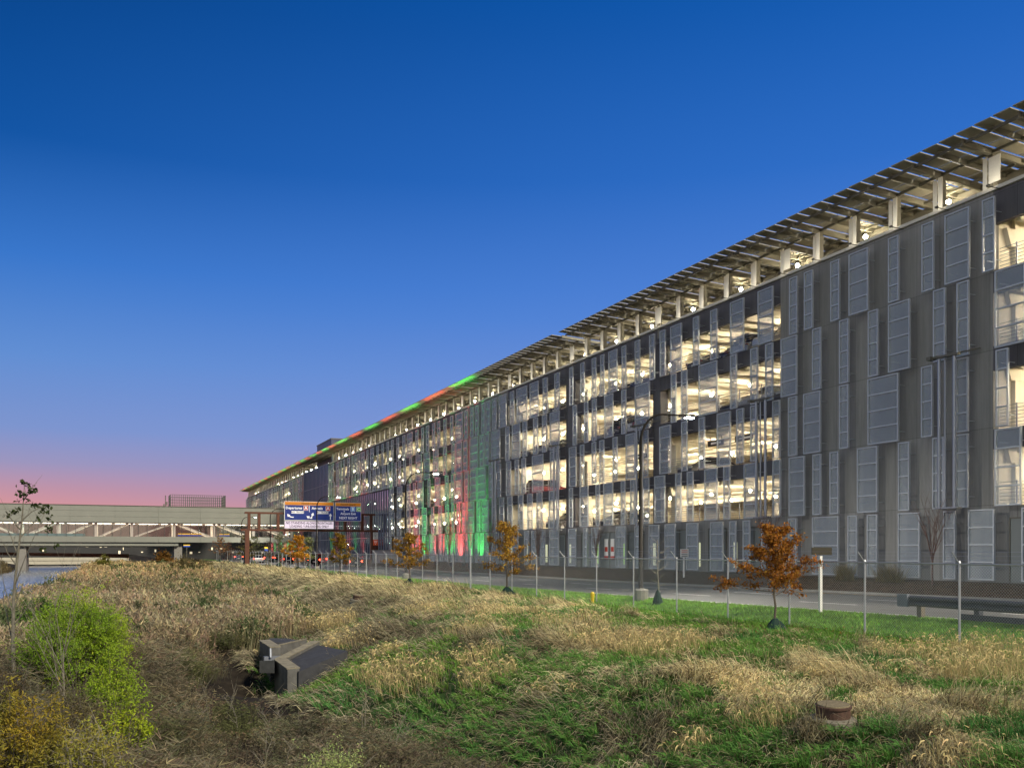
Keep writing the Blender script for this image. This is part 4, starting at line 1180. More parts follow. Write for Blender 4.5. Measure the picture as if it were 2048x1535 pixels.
mhp = at(1665, 1465, z=11.9)
pbp = at(668, z=11.2); ybp = at(52, z=12.3)
def clear(X, Y): return ((X - mhp.x) ** 2 + (Y - mhp.y) ** 2 > .34 ** 2) & ((X - mhp.x + .15) ** 2 + (Y - mhp.y + .45) ** 2 > .30 ** 2)


# matted dry grass lying down the bank, over all of it
parts = []
X, Y = scatter(720000, 3.5, 19, 5.5, 170, 1.6)
k = (X > toe(Y) - .6) & (X < 18.7) & clear(X, Y); X, Y = X[k], Y[k]
l = lawnness(X, Y); g = greenness(X, Y); k = (rng.random(len(X)) > l * .95) & (rng.random(len(X)) > g * .86); X, Y = X[k], Y[k]; n = len(X)
den = vnoise(X, Y, 1.1, 21); th = 3.75 + 1.3 * (vnoise(X, Y, 3.1, 22) - .5) + 1.3 * (vnoise(X, Y, .7, 23) - .5) + rng.normal(0, .3, n)
ln = rng.uniform(.2, .5, n) * (1 + .4 * (Y > 25)); up = np.abs(rng.normal(.0, .32, n)) * (.35 + 1.2 * (den > .62))
D = np.stack([np.cos(th) * ln, np.sin(th) * ln * .8, up * ln - .10 * ln], 1)
P = np.stack([X, Y, ground(X, Y) + rng.uniform(-.01, .05, n) + .09 * (den - .3)], 1)
bend = np.stack([rng.normal(0, .03, n), rng.normal(0, .03, n), ln * rng.uniform(.06, .3, n)], 1)
tone = (.62 + .75 * vnoise(X, Y, 1.6, 24))[:, None] * (.75 + .5 * vnoise(X, Y, .35, 25))[:, None]
sl_ = np.clip((X - crest(Y) + 2.2) / 2.5, 0, 1)[:, None]  # light and shade put into the straw colour: crest lighter, slope darker
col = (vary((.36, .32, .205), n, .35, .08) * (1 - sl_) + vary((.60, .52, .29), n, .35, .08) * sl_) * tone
dk = rng.random(n) < .27; col[dk] *= np.array([.30, .28, .27])
P_, w = P, (.0048 + .00034 * Y) * rng.uniform(.7, 1.4, n)
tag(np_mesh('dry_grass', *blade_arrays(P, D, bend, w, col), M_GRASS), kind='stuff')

# green grass on the bank, in tufts
X, Y = scatter(480000, 3.5, 19, 5.5, 75, 1.7)
k = (X > toe(Y) - .3) & (X < 18.8) & clear(X, Y); X, Y = X[k], Y[k]
cx = np.round(X / .32 + .35 * vnoise(X, Y, .5, 31)) * .32; cy = np.round(Y / .36) * .36
tuft = vnoise(cx, cy, .33, 32)
X = X + (cx - X) * .55; Y = Y + (cy - Y) * .55; ox, oy = X - cx, Y - cy
g = greenness(X, Y); k = rng.random(len(X)) < g * (tuft > .28) * (1 - lawnness(X, Y) * .5) + .02; X, Y, tuft, ox, oy = X[k], Y[k], tuft[k], ox[k], oy[k]; n = len(X)
ln = rng.uniform(.10, .27, n) * (.6 + .8 * tuft)
th = rng.uniform(0, 6.28, n); sp = rng.uniform(.25, 1.0, n)
D = np.stack([np.cos(th) * ln * sp * .4 - .4 * ln + ox * 1.4, np.sin(th) * ln * sp * .4 + oy * 1.4 - .15 * ln, ln * rng.uniform(.4, .95, n)], 1)
P = np.stack([X, Y, ground(X, Y)], 1); bend = np.stack([0 * X, 0 * X, ln * .25], 1)
hue = vnoise(X, Y, 2.4, 33)[:, None]
col = vary((.17, .32, .05), n, .4, .1) * (1 - hue) + vary((.07, .22, .06), n, .4, .1) * hue
yb = rng.random(n) < .12; col[yb] = vary((.24, .2, .1), yb.sum(), .3)
tag(np_mesh('green_grass', *blade_arrays(P, D, bend, (.0055 + .00038 * Y) * rng.uniform(.7, 1.4, n), col), M_GRASS), kind='stuff')

# mown lawn along the fence and verge
X, Y = scatter(300000, 14.5, 21.45, 6.5, 110, 1.5)
k = rng.random(len(X)) < lawnness(X, Y) ** 1.5 * .98 + .01 * (X > 17); X, Y = X[k], Y[k]; n = len(X)
ln = rng.uniform(.03, .09, n) * (1 + .012 * Y); th = rng.uniform(0, 6.28, n)
D = np.stack([np.cos(th) * ln * .6, np.sin(th) * ln * .6, ln], 1)
col = vary((.19, .36, .05), n, .4, .14) * (.75 + .5 * vnoise(X, Y, .5, 41))[:, None]
tag(np_mesh('lawn_grass', *blade_arrays(np.stack([X, Y, ground(X, Y)], 1), D, D * 0, (.008 + .0006 * Y) * rng.uniform(.7, 1.3, n), col), M_GRASS), kind='stuff')

# tall golden grass with nodding seed heads, in clumps along the crest and on the bank
cl = []
for _ in range(60):
    x, y = rng.uniform(4, 18.5), rng.uniform(7, 60)
    if x < toe(y) + .3: continue
    if vnoise(x, y, 3.0, 51) < .50: continue
    cl.append((x, y, rng.uniform(.12, .45), rng.uniform(.25, .5)))
for px, d, r_, h in ((2005, 15.5, .9, .75), (1960, 17, .8, .7), (2030, 19, 1.2, .7), (1900, 19.5, .8, .6), (1800, 19, .8, .45), (1660, 16, .5, .45), (1530, 12.6, .5, .55), (1500, 14, .4, .4), (1920, 9.5, .4, .4), (1300, 9.6, .5, .5),
                     (980, 20, .7, .5), (960, 22, .6, .5), (900, 13, .7, .5), (1060, 12, .6, .55), (820, 21, .9, .6), (770, 22.5, .8, .55), (640, 38, 1.6, .8), (620, 40, 1.4, .8), (660, 37, 1.2, .8), (720, 29, .8, .6), (860, 34, 1.2, .6),
                     (1240, 22, 1.4, .55), (1300, 21, 1.3, .6), (1340, 20, 1.0, .6), (1150, 27, 1.3, .6), (1000, 31, 1.2, .6), (950, 26, .9, .5), (690, 33, .7, .5), (580, 45, 1.5, .7), (470, 60, 2, .8)):
    p = at(px, z=d); cl.append((p.x, p.y, r_, h))
parts = []
for x, y, r_, h in cl:
    n = int(330 * r_ * (1.2 if y < 25 else .8)) + 40
    a = rng.uniform(0, 6.28, n); rr = r_ * np.sqrt(rng.random(n)); X = x + rr * np.cos(a); Y = y + rr * np.sin(a)
    ln = h * rng.uniform(.5, 1.1, n); th = rng.normal(3.4, 1.1, n); sp = rng.uniform(.1, .6, n)
    D = np.stack([np.cos(th) * ln * sp, np.sin(th) * ln * sp, ln * .85], 1); P = np.stack([X, Y, ground(X, Y)], 1)
    wd = (.003 + .00026 * y) * np.ones(n)
    c = vary((.50, .40, .19), n, .3, .07)
    parts.append(blade_arrays(P, D, np.stack([0 * X, 0 * X, ln * .18], 1), wd, c))
    k = rng.random(n) < .4; T = (P + D)[k]; m_ = k.sum()
    hd = np.stack([np.cos(th[k]) * .09, np.sin(th[k]) * .09, -rng.uniform(.0, .1, m_)], 1)
    parts.append(blade_arrays(T, hd, np.stack([np.zeros(m_)] * 2 + [np.full(m_, .03)], 1), wd[k] * 3.2, vary((.60, .47, .22), m_, .25, .06)))
tag(np_mesh('seed_head_grass', *join_arrays(parts), M_GRASS), kind='stuff')


# reed bed and weeds of the wet ground left of the bank
def plumes(name, X, Y, H, col, wd, nst=9, spread=.22, fuzz=.5, z=None):
    """bunches of upright stems that end in fuzzy heads"""
    n = len(X); i = np.repeat(np.arange(n), nst); m_ = len(i)
    h = H[i] * rng.uniform(.55, 1.1, m_); th = rng.uniform(0, 6.28, m_)
    Z = (ground(X, Y, False) if z is None else z)[i]
    P = np.stack([X[i] + rng.normal(0, .14, m_), Y[i] + rng.normal(0, .14, m_), Z], 1)
    D = np.stack([np.cos(th) * h * spread * rng.random(m_) + .08 * h, np.sin(th) * h * spread * rng.random(m_), h], 1)
    c = col[i] * rng.uniform(.6, 1.2, (m_, 1))
    A = [blade_arrays(P, D, D * 0, wd[i] * .8, c * .8)]
    j = np.repeat(np.arange(m_), 4); q = len(j)
    B = (P + D * rng.uniform(.55, 1.0, m_)[:, None])[j]
    th2 = rng.uniform(0, 6.28, q); l2 = h[j] * .16 * rng.uniform(.5, 1.3, q)
    D2 = np.stack([np.cos(th2) * l2 * fuzz, np.sin(th2) * l2 * fuzz, l2 * rng.uniform(-.3, 1, q)], 1)
    A.append(blade_arrays(B, D2, D2 * 0, wd[i][j] * 1.6, np.clip(c[j] * rng.uniform(.8, 1.45, (q, 1)), 0, 1)))
    return tag(np_mesh(name, *join_arrays(A), M_GRASS), kind='stuff')


X, Y = scatter(11500, -6.4, 12, 27, 172, 1.25)
shore = -4.7 + .8 * (vnoise(X, Y, 6, 61) - .5)
k = (X < toe(Y) + .4 + 2.2 * (vnoise(X, Y, 5, 62) - .5)) & (X > shore) & ~((X > 2.2) & (Y < 31)) & ~((X < 2.0) & (Y < 25)); X, Y = X[k], Y[k]; n = len(X)
t1 = vnoise(X, Y, 7, 63)[:, None]; far_ = np.clip((Y - 45) / 60, 0, 1)[:, None]
c = np.array([.34, .28, .17]) * (1 - far_) + np.array([.46, .35, .17]) * far_
c = c * (.7 + .6 * t1) * (1 + rng.uniform(-.12, .12, (n, 3)))
gr2 = (vnoise(X, Y, 4, 64) > .66)[:, None]; c = np.where(gr2, np.array([.085, .115, .045]) * (.8 + .5 * t1), c)
H = 1.45 * (.75 + .5 * vnoise(X, Y, 3, 65)) * np.interp(Y, [27, 45, 80, 172], [.9, .95, 1.0, 1.05]) * np.clip((toe(Y) + 2.5 - X) / 3.5, .35, 1)
plumes('reed_bed', X, Y, H, c, .007 + .0005 * Y, nst=12)
# dark weed thicket in the hollow in front
X, Y = scatter(6500, -4.5, 6.5, 7.5, 27, 1.1)
k = (X < toe(Y) + .9 * vnoise(X, Y, 1.5, 71) + .1) & ((X - pbp.x) ** 2 + (Y - pbp.y + .7) ** 2 > 1.1) & ((X - ybp.x) ** 2 + (Y - ybp.y) ** 2 > .9) & ~((X > 2.6) & (X < 6.2) & (Y > 21.5)) & (((X - 3.4) / 1.7) ** 2 + ((Y - 23.3) / 2.4) ** 2 > 1); X, Y = X[k], Y[k]; n = len(X)
t1 = vnoise(X, Y, 1.8, 72)[:, None]
c = (np.array([.25, .205, .13]) * t1 + np.array([.12, .115, .065]) * (1 - t1)) * (.55 + .9 * vnoise(X, Y, .7, 75)[:, None]) * (1 + rng.uniform(-.15, .15, (n, 3)))
og = (vnoise(X, Y, 2.2, 73) > .68)[:, None]; c = np.where(og, np.array([.12, .13, .05]) * (.7 + .6 * t1), c)
H = 1.0 * (.3 + 1.15 * vnoise(X, Y, 1.1, 74)) * np.where((X > 1.2) & (X < 5.6) & (Y > 15.5) & (Y < 23.5), .42, 1.0) * np.clip((toe(Y) + 1.2 - X) / 2.2, .4, 1)
plumes('dry_weeds', X, Y, H, c, np.full(n, .0065), nst=20, spread=.55, fuzz=1.1)
# pale bare twigs standing in the weeds
tw = MB(); rs = random.Random(9)
for _ in range(60):
    x, y = rs.uniform(-2.5, 5.0), rs.uniform(9.5, 22)
    if x > toe(y): continue
    z = gz(x, y); h = rs.uniform(.5, 1.15); lx, ly = rs.uniform(-.5, .5), rs.uniform(-.3, .3)
    b0 = Vector((x, y, z)); top = b0 + Vector((lx, ly, h))
    tw.tube([b0, b0 + Vector((lx * .3, ly * .3, h * .55)), top], [.006, .005, .002], 4, False)
    for _j in range(6):
        t = rs.uniform(.35, .9); s0 = b0 + Vector((lx * t * .8, ly * t * .8, h * t)); tw.tube([s0, s0 + Vector((rs.uniform(-.25, .3), rs.uniform(-.15, .15), rs.uniform(.1, .35)))], [.003, .0015], 3, False)
tag(tw.build('bare_twigs', M_BARKP), kind='stuff')
# left shore of the creek and reeds on it
X, Y = scatter(5000, -40, -16.5, 95, 172, 1.1); n = len(X)
k = X < -17.2 + 1.2 * np.sin(Y * .05); X, Y = X[k], Y[k]; n = len(X)
plumes('shore_reeds', X, Y, np.full(n, 1.4) * rng.uniform(.6, 1.2, n), vary((.16, .125, .065), n, .3), np.full(n, .09), nst=6)
# grass on the banks beyond the bridge
X = rng.uniform(-6, 30, 5000); Y = rng.uniform(150, 215, 5000); k = (X < 14); X, Y = X[k], Y[k]; n = len(X)
plumes('far_bank_grass', X, Y, rng.uniform(.3, .9, n), vary((.17, .14, .055), n, .35), np.full(n, .10), nst=5)


# ---- trees and bushes
def grow(m, p, d, ln, r, lvl, tips, rs, nb=4, spread=.7, up=.25, n=6, curl=.15):
    pts = [p]; rad = [r]; q = p.copy(); dd = d.normalized()
    for k in range(3):
        dd = (dd + Vector((rs.uniform(-curl, curl), rs.uniform(-curl, curl), rs.uniform(-curl, curl) + up * .2))).normalized()
        q = q + dd * ln / 3; pts.append(q.copy()); rad.append(r * (1 - .22 * (k + 1)))
    m.tube(pts, rad, n if lvl > 1 else 4, False)
    if lvl == 0: tips.extend(pts[1:]); return
    for _ in range(nb):
        t = rs.uniform(.25, 1.0); k = min(int(t * 3), 2); s0 = pts[k].lerp(pts[k + 1], t * 3 - k)
        a = rs.uniform(0, 6.28); side = Vector((math.cos(a), math.sin(a), rs.uniform(-.1, .5)))
        grow(m, s0, (dd * (1 - spread) + side * spread).normalized(), ln * rs.uniform(.5, .75), r * .5, lvl - 1, tips, rs, nb, spread, up, n, curl)
    tips.append(pts[-1])


def oak(p, H, Wd, lab, seed, leaves, col, base=.28, bag=True, leaf=.10, gap=0.0, nm='oak_tree', bark=None, pyramid=True, lean=0):
    """young street tree: straight leader, whorls of nearly level limbs, leaves in ragged layers"""
    rs = random.Random(seed)
    r = empty(nm, p, label=lab, cat='tree', group='young trees along the fence')
    m = MB(); tips = []; lead = []
    for k in range(9):
        t = k / 8; lead.append(Vector((lean * t * H + rs.uniform(-.03, .03) * H * .3, rs.uniform(-.03, .03) * H * .3, t * H * .95)))
    lead[0] = Vector((0, 0, -.1)); m.tube(lead, [.040 * H / 3 * (1 - .085 * k) for k in range(9)], 8)
    nl = 15; 
    for k in range(nl):
        t = base + (1 - base) * (k + rs.uniform(0, .6)) / nl; t = min(t, .98)
        prof = (1 - (t - base) / (1 - base)) ** .75 if pyramid else math.sin(math.pi * min(1, (t - base) / (1 - base) * .85 + .12))
        L_ = Wd / 2 * (.18 + .82 * prof) * rs.uniform(.7, 1.12); i = min(int(t * 8), 7); s0 = lead[i].lerp(lead[i + 1], t * 8 - i)
        a = k * 2.4 + rs.uniform(-.5, .5); d = Vector((math.cos(a), math.sin(a), .12 + .55 * (t - base)))
        pts = [s0]
        for j in range(3):
            d = (d + Vector((rs.uniform(-.2, .2), rs.uniform(-.2, .2), rs.uniform(-.05, .22)))).normalized(); pts.append(pts[-1] + d * L_ / 3)
        m.tube(pts, [.013 * H / 3, .010 * H / 3, .007 * H / 3, .003 * H / 3], 5, False)
        for j in range(3):
            for _ in range(4):
                u = rs.random(); b0 = pts[j].lerp(pts[j + 1], u)
                e = b0 + Vector((rs.uniform(-1, 1), rs.uniform(-1, 1), rs.uniform(-.35, .6))) * L_ * .26
                m.tube([b0, e], [.004 * H / 3, .002 * H / 3], 3, False)
                if j > 0 or rs.random() < .45: tips += [(b0.lerp(e, .5), L_), (e, L_)]
        tips.append((pts[-1], L_))
    for _ in range(4): tips.append((lead[-1] + Vector((rs.uniform(-.1, .1), rs.uniform(-.1, .1), rs.uniform(-.05, .12))) * H / 3, .4))
    m.build('trunk', bark or M_BARK, r)
    if leaves:
        keep = [t for t in tips if rs.random() > gap]
        A = np.array([tuple(t[0]) for t in keep]); i = rng.integers(0, len(A), leaves)
        P = A[i] + rng.normal(0, 1, (leaves, 3)) * np.array([.075, .075, .05]) * H / 3
        c = vary(col, leaves, .35, .12); a2 = rng.random(leaves) < .25; c[a2] *= np.array([.5, .42, .5]); a3 = rng.random(leaves) < .2; c[a3] *= np.array([1.35, 1.5, 1.2])
        V, S, I, Cc = leaf_arrays(P, leaf * rng.uniform(.6, 1.2, leaves), np.clip(c, 0, 1), .2, .55)
        np_mesh('crown', V, S, I, Cc, M_LEAF, r)
    if bag:
        b = MB(); n = 14; prof = [(.30, .0), (.27, .12), (.18, .26), (.09, .38), (.06, .42)]
        i0 = 0
        for k, (rr, z) in enumerate(prof):
            for j in range(n):
                a = 2 * math.pi * j / n; q = rr * (.8 if bag > 1 else 1.25) * (1 + .22 * math.sin(3 * a + seed) + rs.uniform(-.08, .08)) * H / 3.2; b.v.append((q * math.cos(a), q * math.sin(a) * .8, z * (bag if bag > 1 else 1) * H / 3.2 + rs.uniform(-.015, .015)))
        for k in range(len(prof) - 1):
            for j in range(n): q = k * n; b.f.append((q + j, q + (j + 1) % n, q + n + (j + 1) % n, q + n + j))
        b.build('watering_bag', mat('dark_green_plastic', (.008, .028, .022), .75, noise=.3, spec=.2), r)
    return r


OR = (.34, .14, .022); OG = (.36, .20, .028); OO = (.46, .22, .02)


def tree_at(px, py, X, ytop, wpx, lab, seed, leaves, col, **kw):
    p = at(px, py, X=X); z = gz(p.x, p.y); d = p.x * SA + p.y * CA; zt = CAMZ - (ytop - HZ) * d / F
    return oak((p.x, p.y, z), zt - z, wpx * d / F * 1.25, lab, seed, leaves, col, **kw)


tree_at(1550, 1270, 17.3, 1050, 185, 'rust-orange young oak nearest the viewer, dark green bag at its foot', 3, 8200, OR, leaf=.088, base=.34)
tree_at(1014, 1190, 18.0, 1043, 112, 'golden-brown young oak with bare top twigs, before the grey garage bays', 14, 3600, OG, leaf=.12, base=.30)
tree_at(819, 1170, 17.8, 1066, 84, 'brown-orange young oak in front of the red and green lit wall', 25, 3000, OG, leaf=.15, base=.33)
tree_at(680, 1150, 18.2, 1066, 62, 'slim yellow-brown young oak in front of the right gantry post', 36, 2600, (.25, .15, .02), leaf=.18, base=.3)
tree_at(596, 1142, 18.0, 1069, 56, 'bright orange young oak below the glowing message board', 47, 3000, OO, leaf=.2, base=.26)
tree_at(538, 1134, 17.8, 1080, 34, 'bare dark forked young tree with a black bag left of the bright orange oak', 58, 260, (.10, .06, .03), leaf=.16, base=.35)
tree_at(491, 1131, 17.6, 1068, 36, 'tall olive-brown young tree in front of the left gantry post', 69, 1700, (.15, .12, .04), leaf=.2, gap=.3)
tree_at(458, 1128, 17.4, 1082, 24, 'thin reddish bare young tree left of the gantry', 70, 350, (.14, .06, .03), leaf=.18, gap=.3)
tree_at(440, 1127, 17.2, 1074, 36, 'small rust-brown young tree, leftmost of the row along the fence', 81, 900, (.2, .09, .03), leaf=.22, gap=.25)
for px, yt, w, sd, lab in ((617, 1072, 34, 1, 'thin grey-green tree on the verge right of the bright orange oak'), (559, 1068, 46, 2, 'wispy green tree on the verge below the left end of the blue signs'), (509, 1070, 40, 3, 'wispy green tree on the verge between the gantry legs')):
    tree_at(px, 1140, 20.3, yt, w, lab, 90 + sd, 1300, (.12, .13, .05), leaf=.17, gap=.3, nm='verge_tree')
tree_at(1316, 1190, 20.2, 1072, 60, 'bare grey young tree with a big green watering bag beside the street lamp', 95, 0, OR, nm='bare_tree', bark=M_BARKP, pyramid=False, bag=1.7)


def bare(px, X, ytop, wpx, lab, seed, ybase=None):
    p = at(px, ybase, X=X); z = gz(p.x, p.y); d = p.x * SA + p.y * CA; zt = CAMZ - (ytop - HZ) * d / F; H = zt - z; Wd = wpx * d / F
    r = empty('bare_tree', (p.x, p.y, z), label=lab, cat='tree', group='bare trees before the garage wall'); rs = random.Random(seed); m = MB(); tips = []
    m.tube([(0, 0, -.2), (0, 0, H * .3)], [.05, .04], 7)
    for k in range(9):
        a = k * 2.4; grow(m, Vector((0, 0, H * (.27 + .02 * k))), Vector((math.cos(a) * Wd / H * .55, math.sin(a) * Wd / H * .55, 1)), H * rs.uniform(.42, .66), .022, 2, tips, rs, 3, .32, .3, 5, .08)
    m.build('trunk', mat('reddish_twigs', (.14, .09, .075), .9), r)


bare(1865, 34.9, 1020, 70, 'bare vase-shaped tree before the blank garage wall at right', 5)
bare(1535, 34.9, 1035, 46, 'bare vase-shaped tree behind the nearest orange oak', 6)
bare(1193, 34.9, 1052, 34, 'bare vase-shaped tree before the door with red and white notices', 7)
bare(1076, 34.9, 1056, 30, 'bare vase-shaped tree right of the golden-brown oak', 8)
bare(980, 34.9, 1052, 28, 'bare vase-shaped tree before the green lit wall panel', 9)
bare(898, 34.9, 1052, 30, 'dark vase-shaped tree before the green lit lower wall', 10)

# ornamental grass clumps by the garage wall
for px, lab in ((1690, 'smaller tan ornamental grass clump at the foot of the garage wall'), (1780, 'wider tan ornamental grass clump at the foot of the garage wall')):
    p = at(px, X=35.0); n = 500; a = rng.uniform(0, 6.28, n); rr = rng.random(n) * (.9 if px > 1700 else .65)
    P = np.stack([p.x + rr * np.cos(a) * .4, p.y + rr * np.sin(a), np.full(n, -.1)], 1); ln = rng.uniform(.4, 1.0, n); th = rng.uniform(0, 6.28, n)
    o = np_mesh('ornamental_grass', *blade_arrays(P, np.stack([np.cos(th) * ln * .5, np.sin(th) * ln * .5, ln], 1), np.zeros((n, 3)), np.full(n, .02), vary((.17, .13, .05), n, .3)), M_GRASS)
    tag(o, lab, 'ornamental grass')


def bush(name, lab, px, d, ytop, wpx, n, col, col2, leaf, asp=.3, twigs=26, zb=None, up=.9, seed=1, bark=M_BARK, droop=0, depth=1.0, cat='bush'):
    p = at(px, z=d); z = gz(p.x, p.y) if zb is None else zb; H = CAMZ - (ytop - HZ) * d / F - z; Wd = wpx * d / F
    r = empty(name, (p.x, p.y, z), label=lab, cat=cat); rs = random.Random(seed); m = MB(); A = []
    for k in range(twigs):
        a = rs.uniform(0, 6.28); rr = math.sqrt(rs.random()); e = Vector((math.cos(a) * rr * Wd / 2, math.sin(a) * rr * Wd / 2 * depth, H * (1 - .45 * rr ** 2) * rs.uniform(.65, 1.0)))
        b = Vector((e.x * .15, e.y * .15, 0)); mid = b.lerp(e, .5) + Vector((rs.uniform(-.1, .1), rs.uniform(-.1, .1), .12 * H)) * 1.0
        m.tube([b, mid, e], [.014, .009, .003], 4, False)
        for _ in range(22):
            t = rs.uniform(.15, 1.0) ** .7; s0 = (b.lerp(mid, t * 2) if t < .5 else mid.lerp(e, t * 2 - 1)); q = s0 + Vector((rs.gauss(0, .13), rs.gauss(0, .13), rs.gauss(.06, .12))) * max(Wd, H) * .55
            if q.z > .03 * H: A.append((s0, q))
    for s0, q in A[:len(A) // 2]: m.tube([s0, q], [.004, .0015], 3, False)
    m.build('stems', bark, r)
    S0 = np.array([tuple(a) for a, b in A]); S1 = np.array([tuple(b) for a, b in A]); i = rng.integers(0, len(A), n); t = rng.random((n, 1))
    P = S0[i] * (1 - t) + S1[i] * t + rng.normal(0, .03, (n, 3)); P[:, 2] = np.maximum(P[:, 2], .03)
    w = vnoise(P[:, 0] + 9, P[:, 2] + 7, .5, seed)[:, None]; c = vary(col, n, .3, .1) * (1 - w) + vary(col2, n, .3, .1) * w
    np_mesh('foliage', *leaf_arrays(P, leaf * rng.uniform(.6, 1.3, n), np.clip(c, 0, 1), 0, asp), M_LEAF, r)
    return r


bush('willow_bush', 'big bright yellow-green willow bush at the creek edge', 165, 21, 1150, 200, 30000, (.38, .50, .03), (.20, .34, .025), .055, seed=2, twigs=60)
bush('willow_bush', 'second bright willow bush joined to the left side of the big one', 98, 20, 1186, 140, 14000, (.28, .42, .03), (.15, .28, .025), .06, seed=22, twigs=40)
bush('willow_bush', 'dull green bush at the water, behind the bright willow bushes', 82, 27, 1168, 92, 6000, (.08, .16, .02), (.05, .11, .02), .09, seed=3, twigs=30)
bush('willow_bush', 'loose yellow-green willow shoots to the right of the big willow bush', 232, 18.5, 1250, 110, 6000, (.36, .48, .03), (.22, .34, .03), .065, seed=23, twigs=26)
bush('willow_bush', 'low yellow-green willow shoots in front of the bright willow bushes', 250, 15.0, 1350, 110, 2400, (.40, .46, .03), (.22, .36, .02), .07, seed=4, twigs=20)
bush('shrub', 'olive-brown weedy thicket in front of the willow bushes', 150, 15.5, 1345, 170, 9000, (.12, .14, .04), (.17, .13, .06), .045, .3, seed=24, twigs=50)
bush('shrub', 'pale green round shrub at the bottom edge of the view', 668, 11.2, 1478, 200, 17000, (.46, .52, .19), (.34, .42, .14), .030, .5, seed=5, twigs=50)
bush('shrub', 'yellow-leaved dark shrub in the lower left corner', 52, 12.3, 1335, 190, 9000, (.18, .20, .045), (.36, .25, .02), .065, .3, seed=6, twigs=44)
bush('shrub', 'olive and yellow shrub with bare stems left of the brown weeds', 185, 12.0, 1405, 150, 5200, (.26, .30, .06), (.38, .30, .04), .055, .3, seed=7, twigs=44, bark=M_BARKP)
bush('shrub', 'dark brown thicket at the foot of the left sapling', 20, 17, 1290, 110, 4000, (.075, .07, .03), (.12, .08, .03), .06, .3, seed=8, twigs=40)
bush('reed_clump', 'dark green reed clump behind the weeds, left of the outfall', 395, 38, 1188, 150, 14000, (.085, .15, .05), (.14, .15, .07), .15, .12, seed=9, twigs=46, cat='reeds')
bush('reed_clump', 'grey-green reed clump right of the willow bush', 300, 37, 1196, 95, 8000, (.14, .15, .08), (.10, .12, .05), .15, .12, seed=10, twigs=36, cat='reeds')
bush('reed_clump', 'bright green reeds with white plumes in front of the dark reed clump', 362, 27, 1268, 76, 3200, (.12, .20, .05), (.16, .19, .10), .12, .12, seed=11, twigs=30, cat='reeds')
bush('shrub', 'straw-green drooping shrub left of the concrete outfall', 448, 29, 1256, 100, 5200, (.15, .14, .06), (.10, .12, .04), .07, .2, seed=12, twigs=40)
bush('shrub', 'reddish-brown bare thicket behind the straw-green shrub', 462, 38, 1215, 90, 4200, (.10, .065, .04), (.13, .09, .055), .05, .25, seed=13, twigs=40)
bush('shrub', 'orange-brown bush by the pier under the footbridge', 326, 150, 1095, 38, 2600, (.24, .11, .02), (.16, .09, .02), .35, .5, seed=14, twigs=30)
bush('shrub', 'yellow-green bush near the ramp wall under the footbridge', 208, 120, 1106, 38, 2200, (.20, .2, .03), (.16, .13, .04), .28, .4, seed=15, twigs=30)
bush('shrub', 'brown-green low thicket on the bank below the footbridge pier', 365, 105, 1113, 90, 3800, (.10, .085, .035), (.14, .11, .04), .25, .35, seed=16, twigs=40)

# tall sapling at the left edge of the view
p = at(28, z=19.5); z = gz(p.x, p.y)
sap = empty('sapling', (p.x, p.y, z), label='tall thin sapling with a few dark leaves at its tip, left edge of the view', cat='tree')
k_ = 19.5 / F
def sp(px, py, dy=0):
    q = at(px, py, z=19.5); return Vector((q.x - p.x, q.y - p.y + dy, q.z - z))
m = MB(); m.tube([sp(30, 1400), sp(26, 1290), sp(27, 1200), sp(34, 1120), sp(43, 1050), sp(47, 1000), sp(49, 966)], [.05, .042, .034, .026, .018, .010, .005], 8)
br = [((27, 1230), (12, 1180), (2, 1130)), ((30, 1170), (50, 1120), (70, 1075), (92, 1030)), ((36, 1110), (20, 1070), (2, 1040)), ((40, 1075), (60, 1050), (84, 1024)), ((44, 1040), (62, 1024), (88, 1010)),
      ((42, 1060), (26, 1040), (18, 1026)), ((47, 1000), (56, 990), (66, 975)), ((26, 1290), (10, 1225), (0, 1200)), ((27, 1220), (42, 1180), (46, 1165)), ((33, 1130), (16, 1105), (8, 1082)), ((27, 1250), (55, 1215), (70, 1190))]
tips = []
for b in br:
    dy = random.uniform(-.5, .5); pts = [sp(*q, dy=dy * j / 2) for j, q in enumerate(b)]; m.tube(pts, [.016, .009, .004, .003][:len(pts)], 5, False)
    for j in range(len(pts) - 1):
        for _ in range(3):
            s0 = pts[j].lerp(pts[j + 1], random.random()); m.tube([s0, s0 + Vector((random.uniform(-.2, .25), random.uniform(-.2, .2), random.uniform(.05, .35)))], [.005, .002], 3, False)
m.build('trunk', mat('grey_sapling_bark', (.13, .12, .09), .9, noise=.3, nscale=12), sap)
lp_ = [(49, 966), (44, 964), (56, 968), (64, 978), (70, 982), (60, 984), (43, 985), (48, 990), (40, 988), (68, 1010), (74, 1008), (24, 1026), (30, 1024), (38, 1018), (14, 1030), (94, 1016), (96, 1022), (90, 1012), (86, 1024), (98, 1036), (76, 1032), (56, 1000), (36, 1000), (102, 1056), (96, 1054), (88, 1099), (112, 1090)]
P = np.array([tuple(sp(*q)) for q in lp_]); P = np.repeat(P, 9, 0) + rng.normal(0, .035, (len(lp_) * 9, 3)); n = len(P)
np_mesh('crown', *leaf_arrays(P, rng.uniform(.05, .11, n), vary((.035, .05, .012), n, .4), 0, .75), M_LEAF, sap)
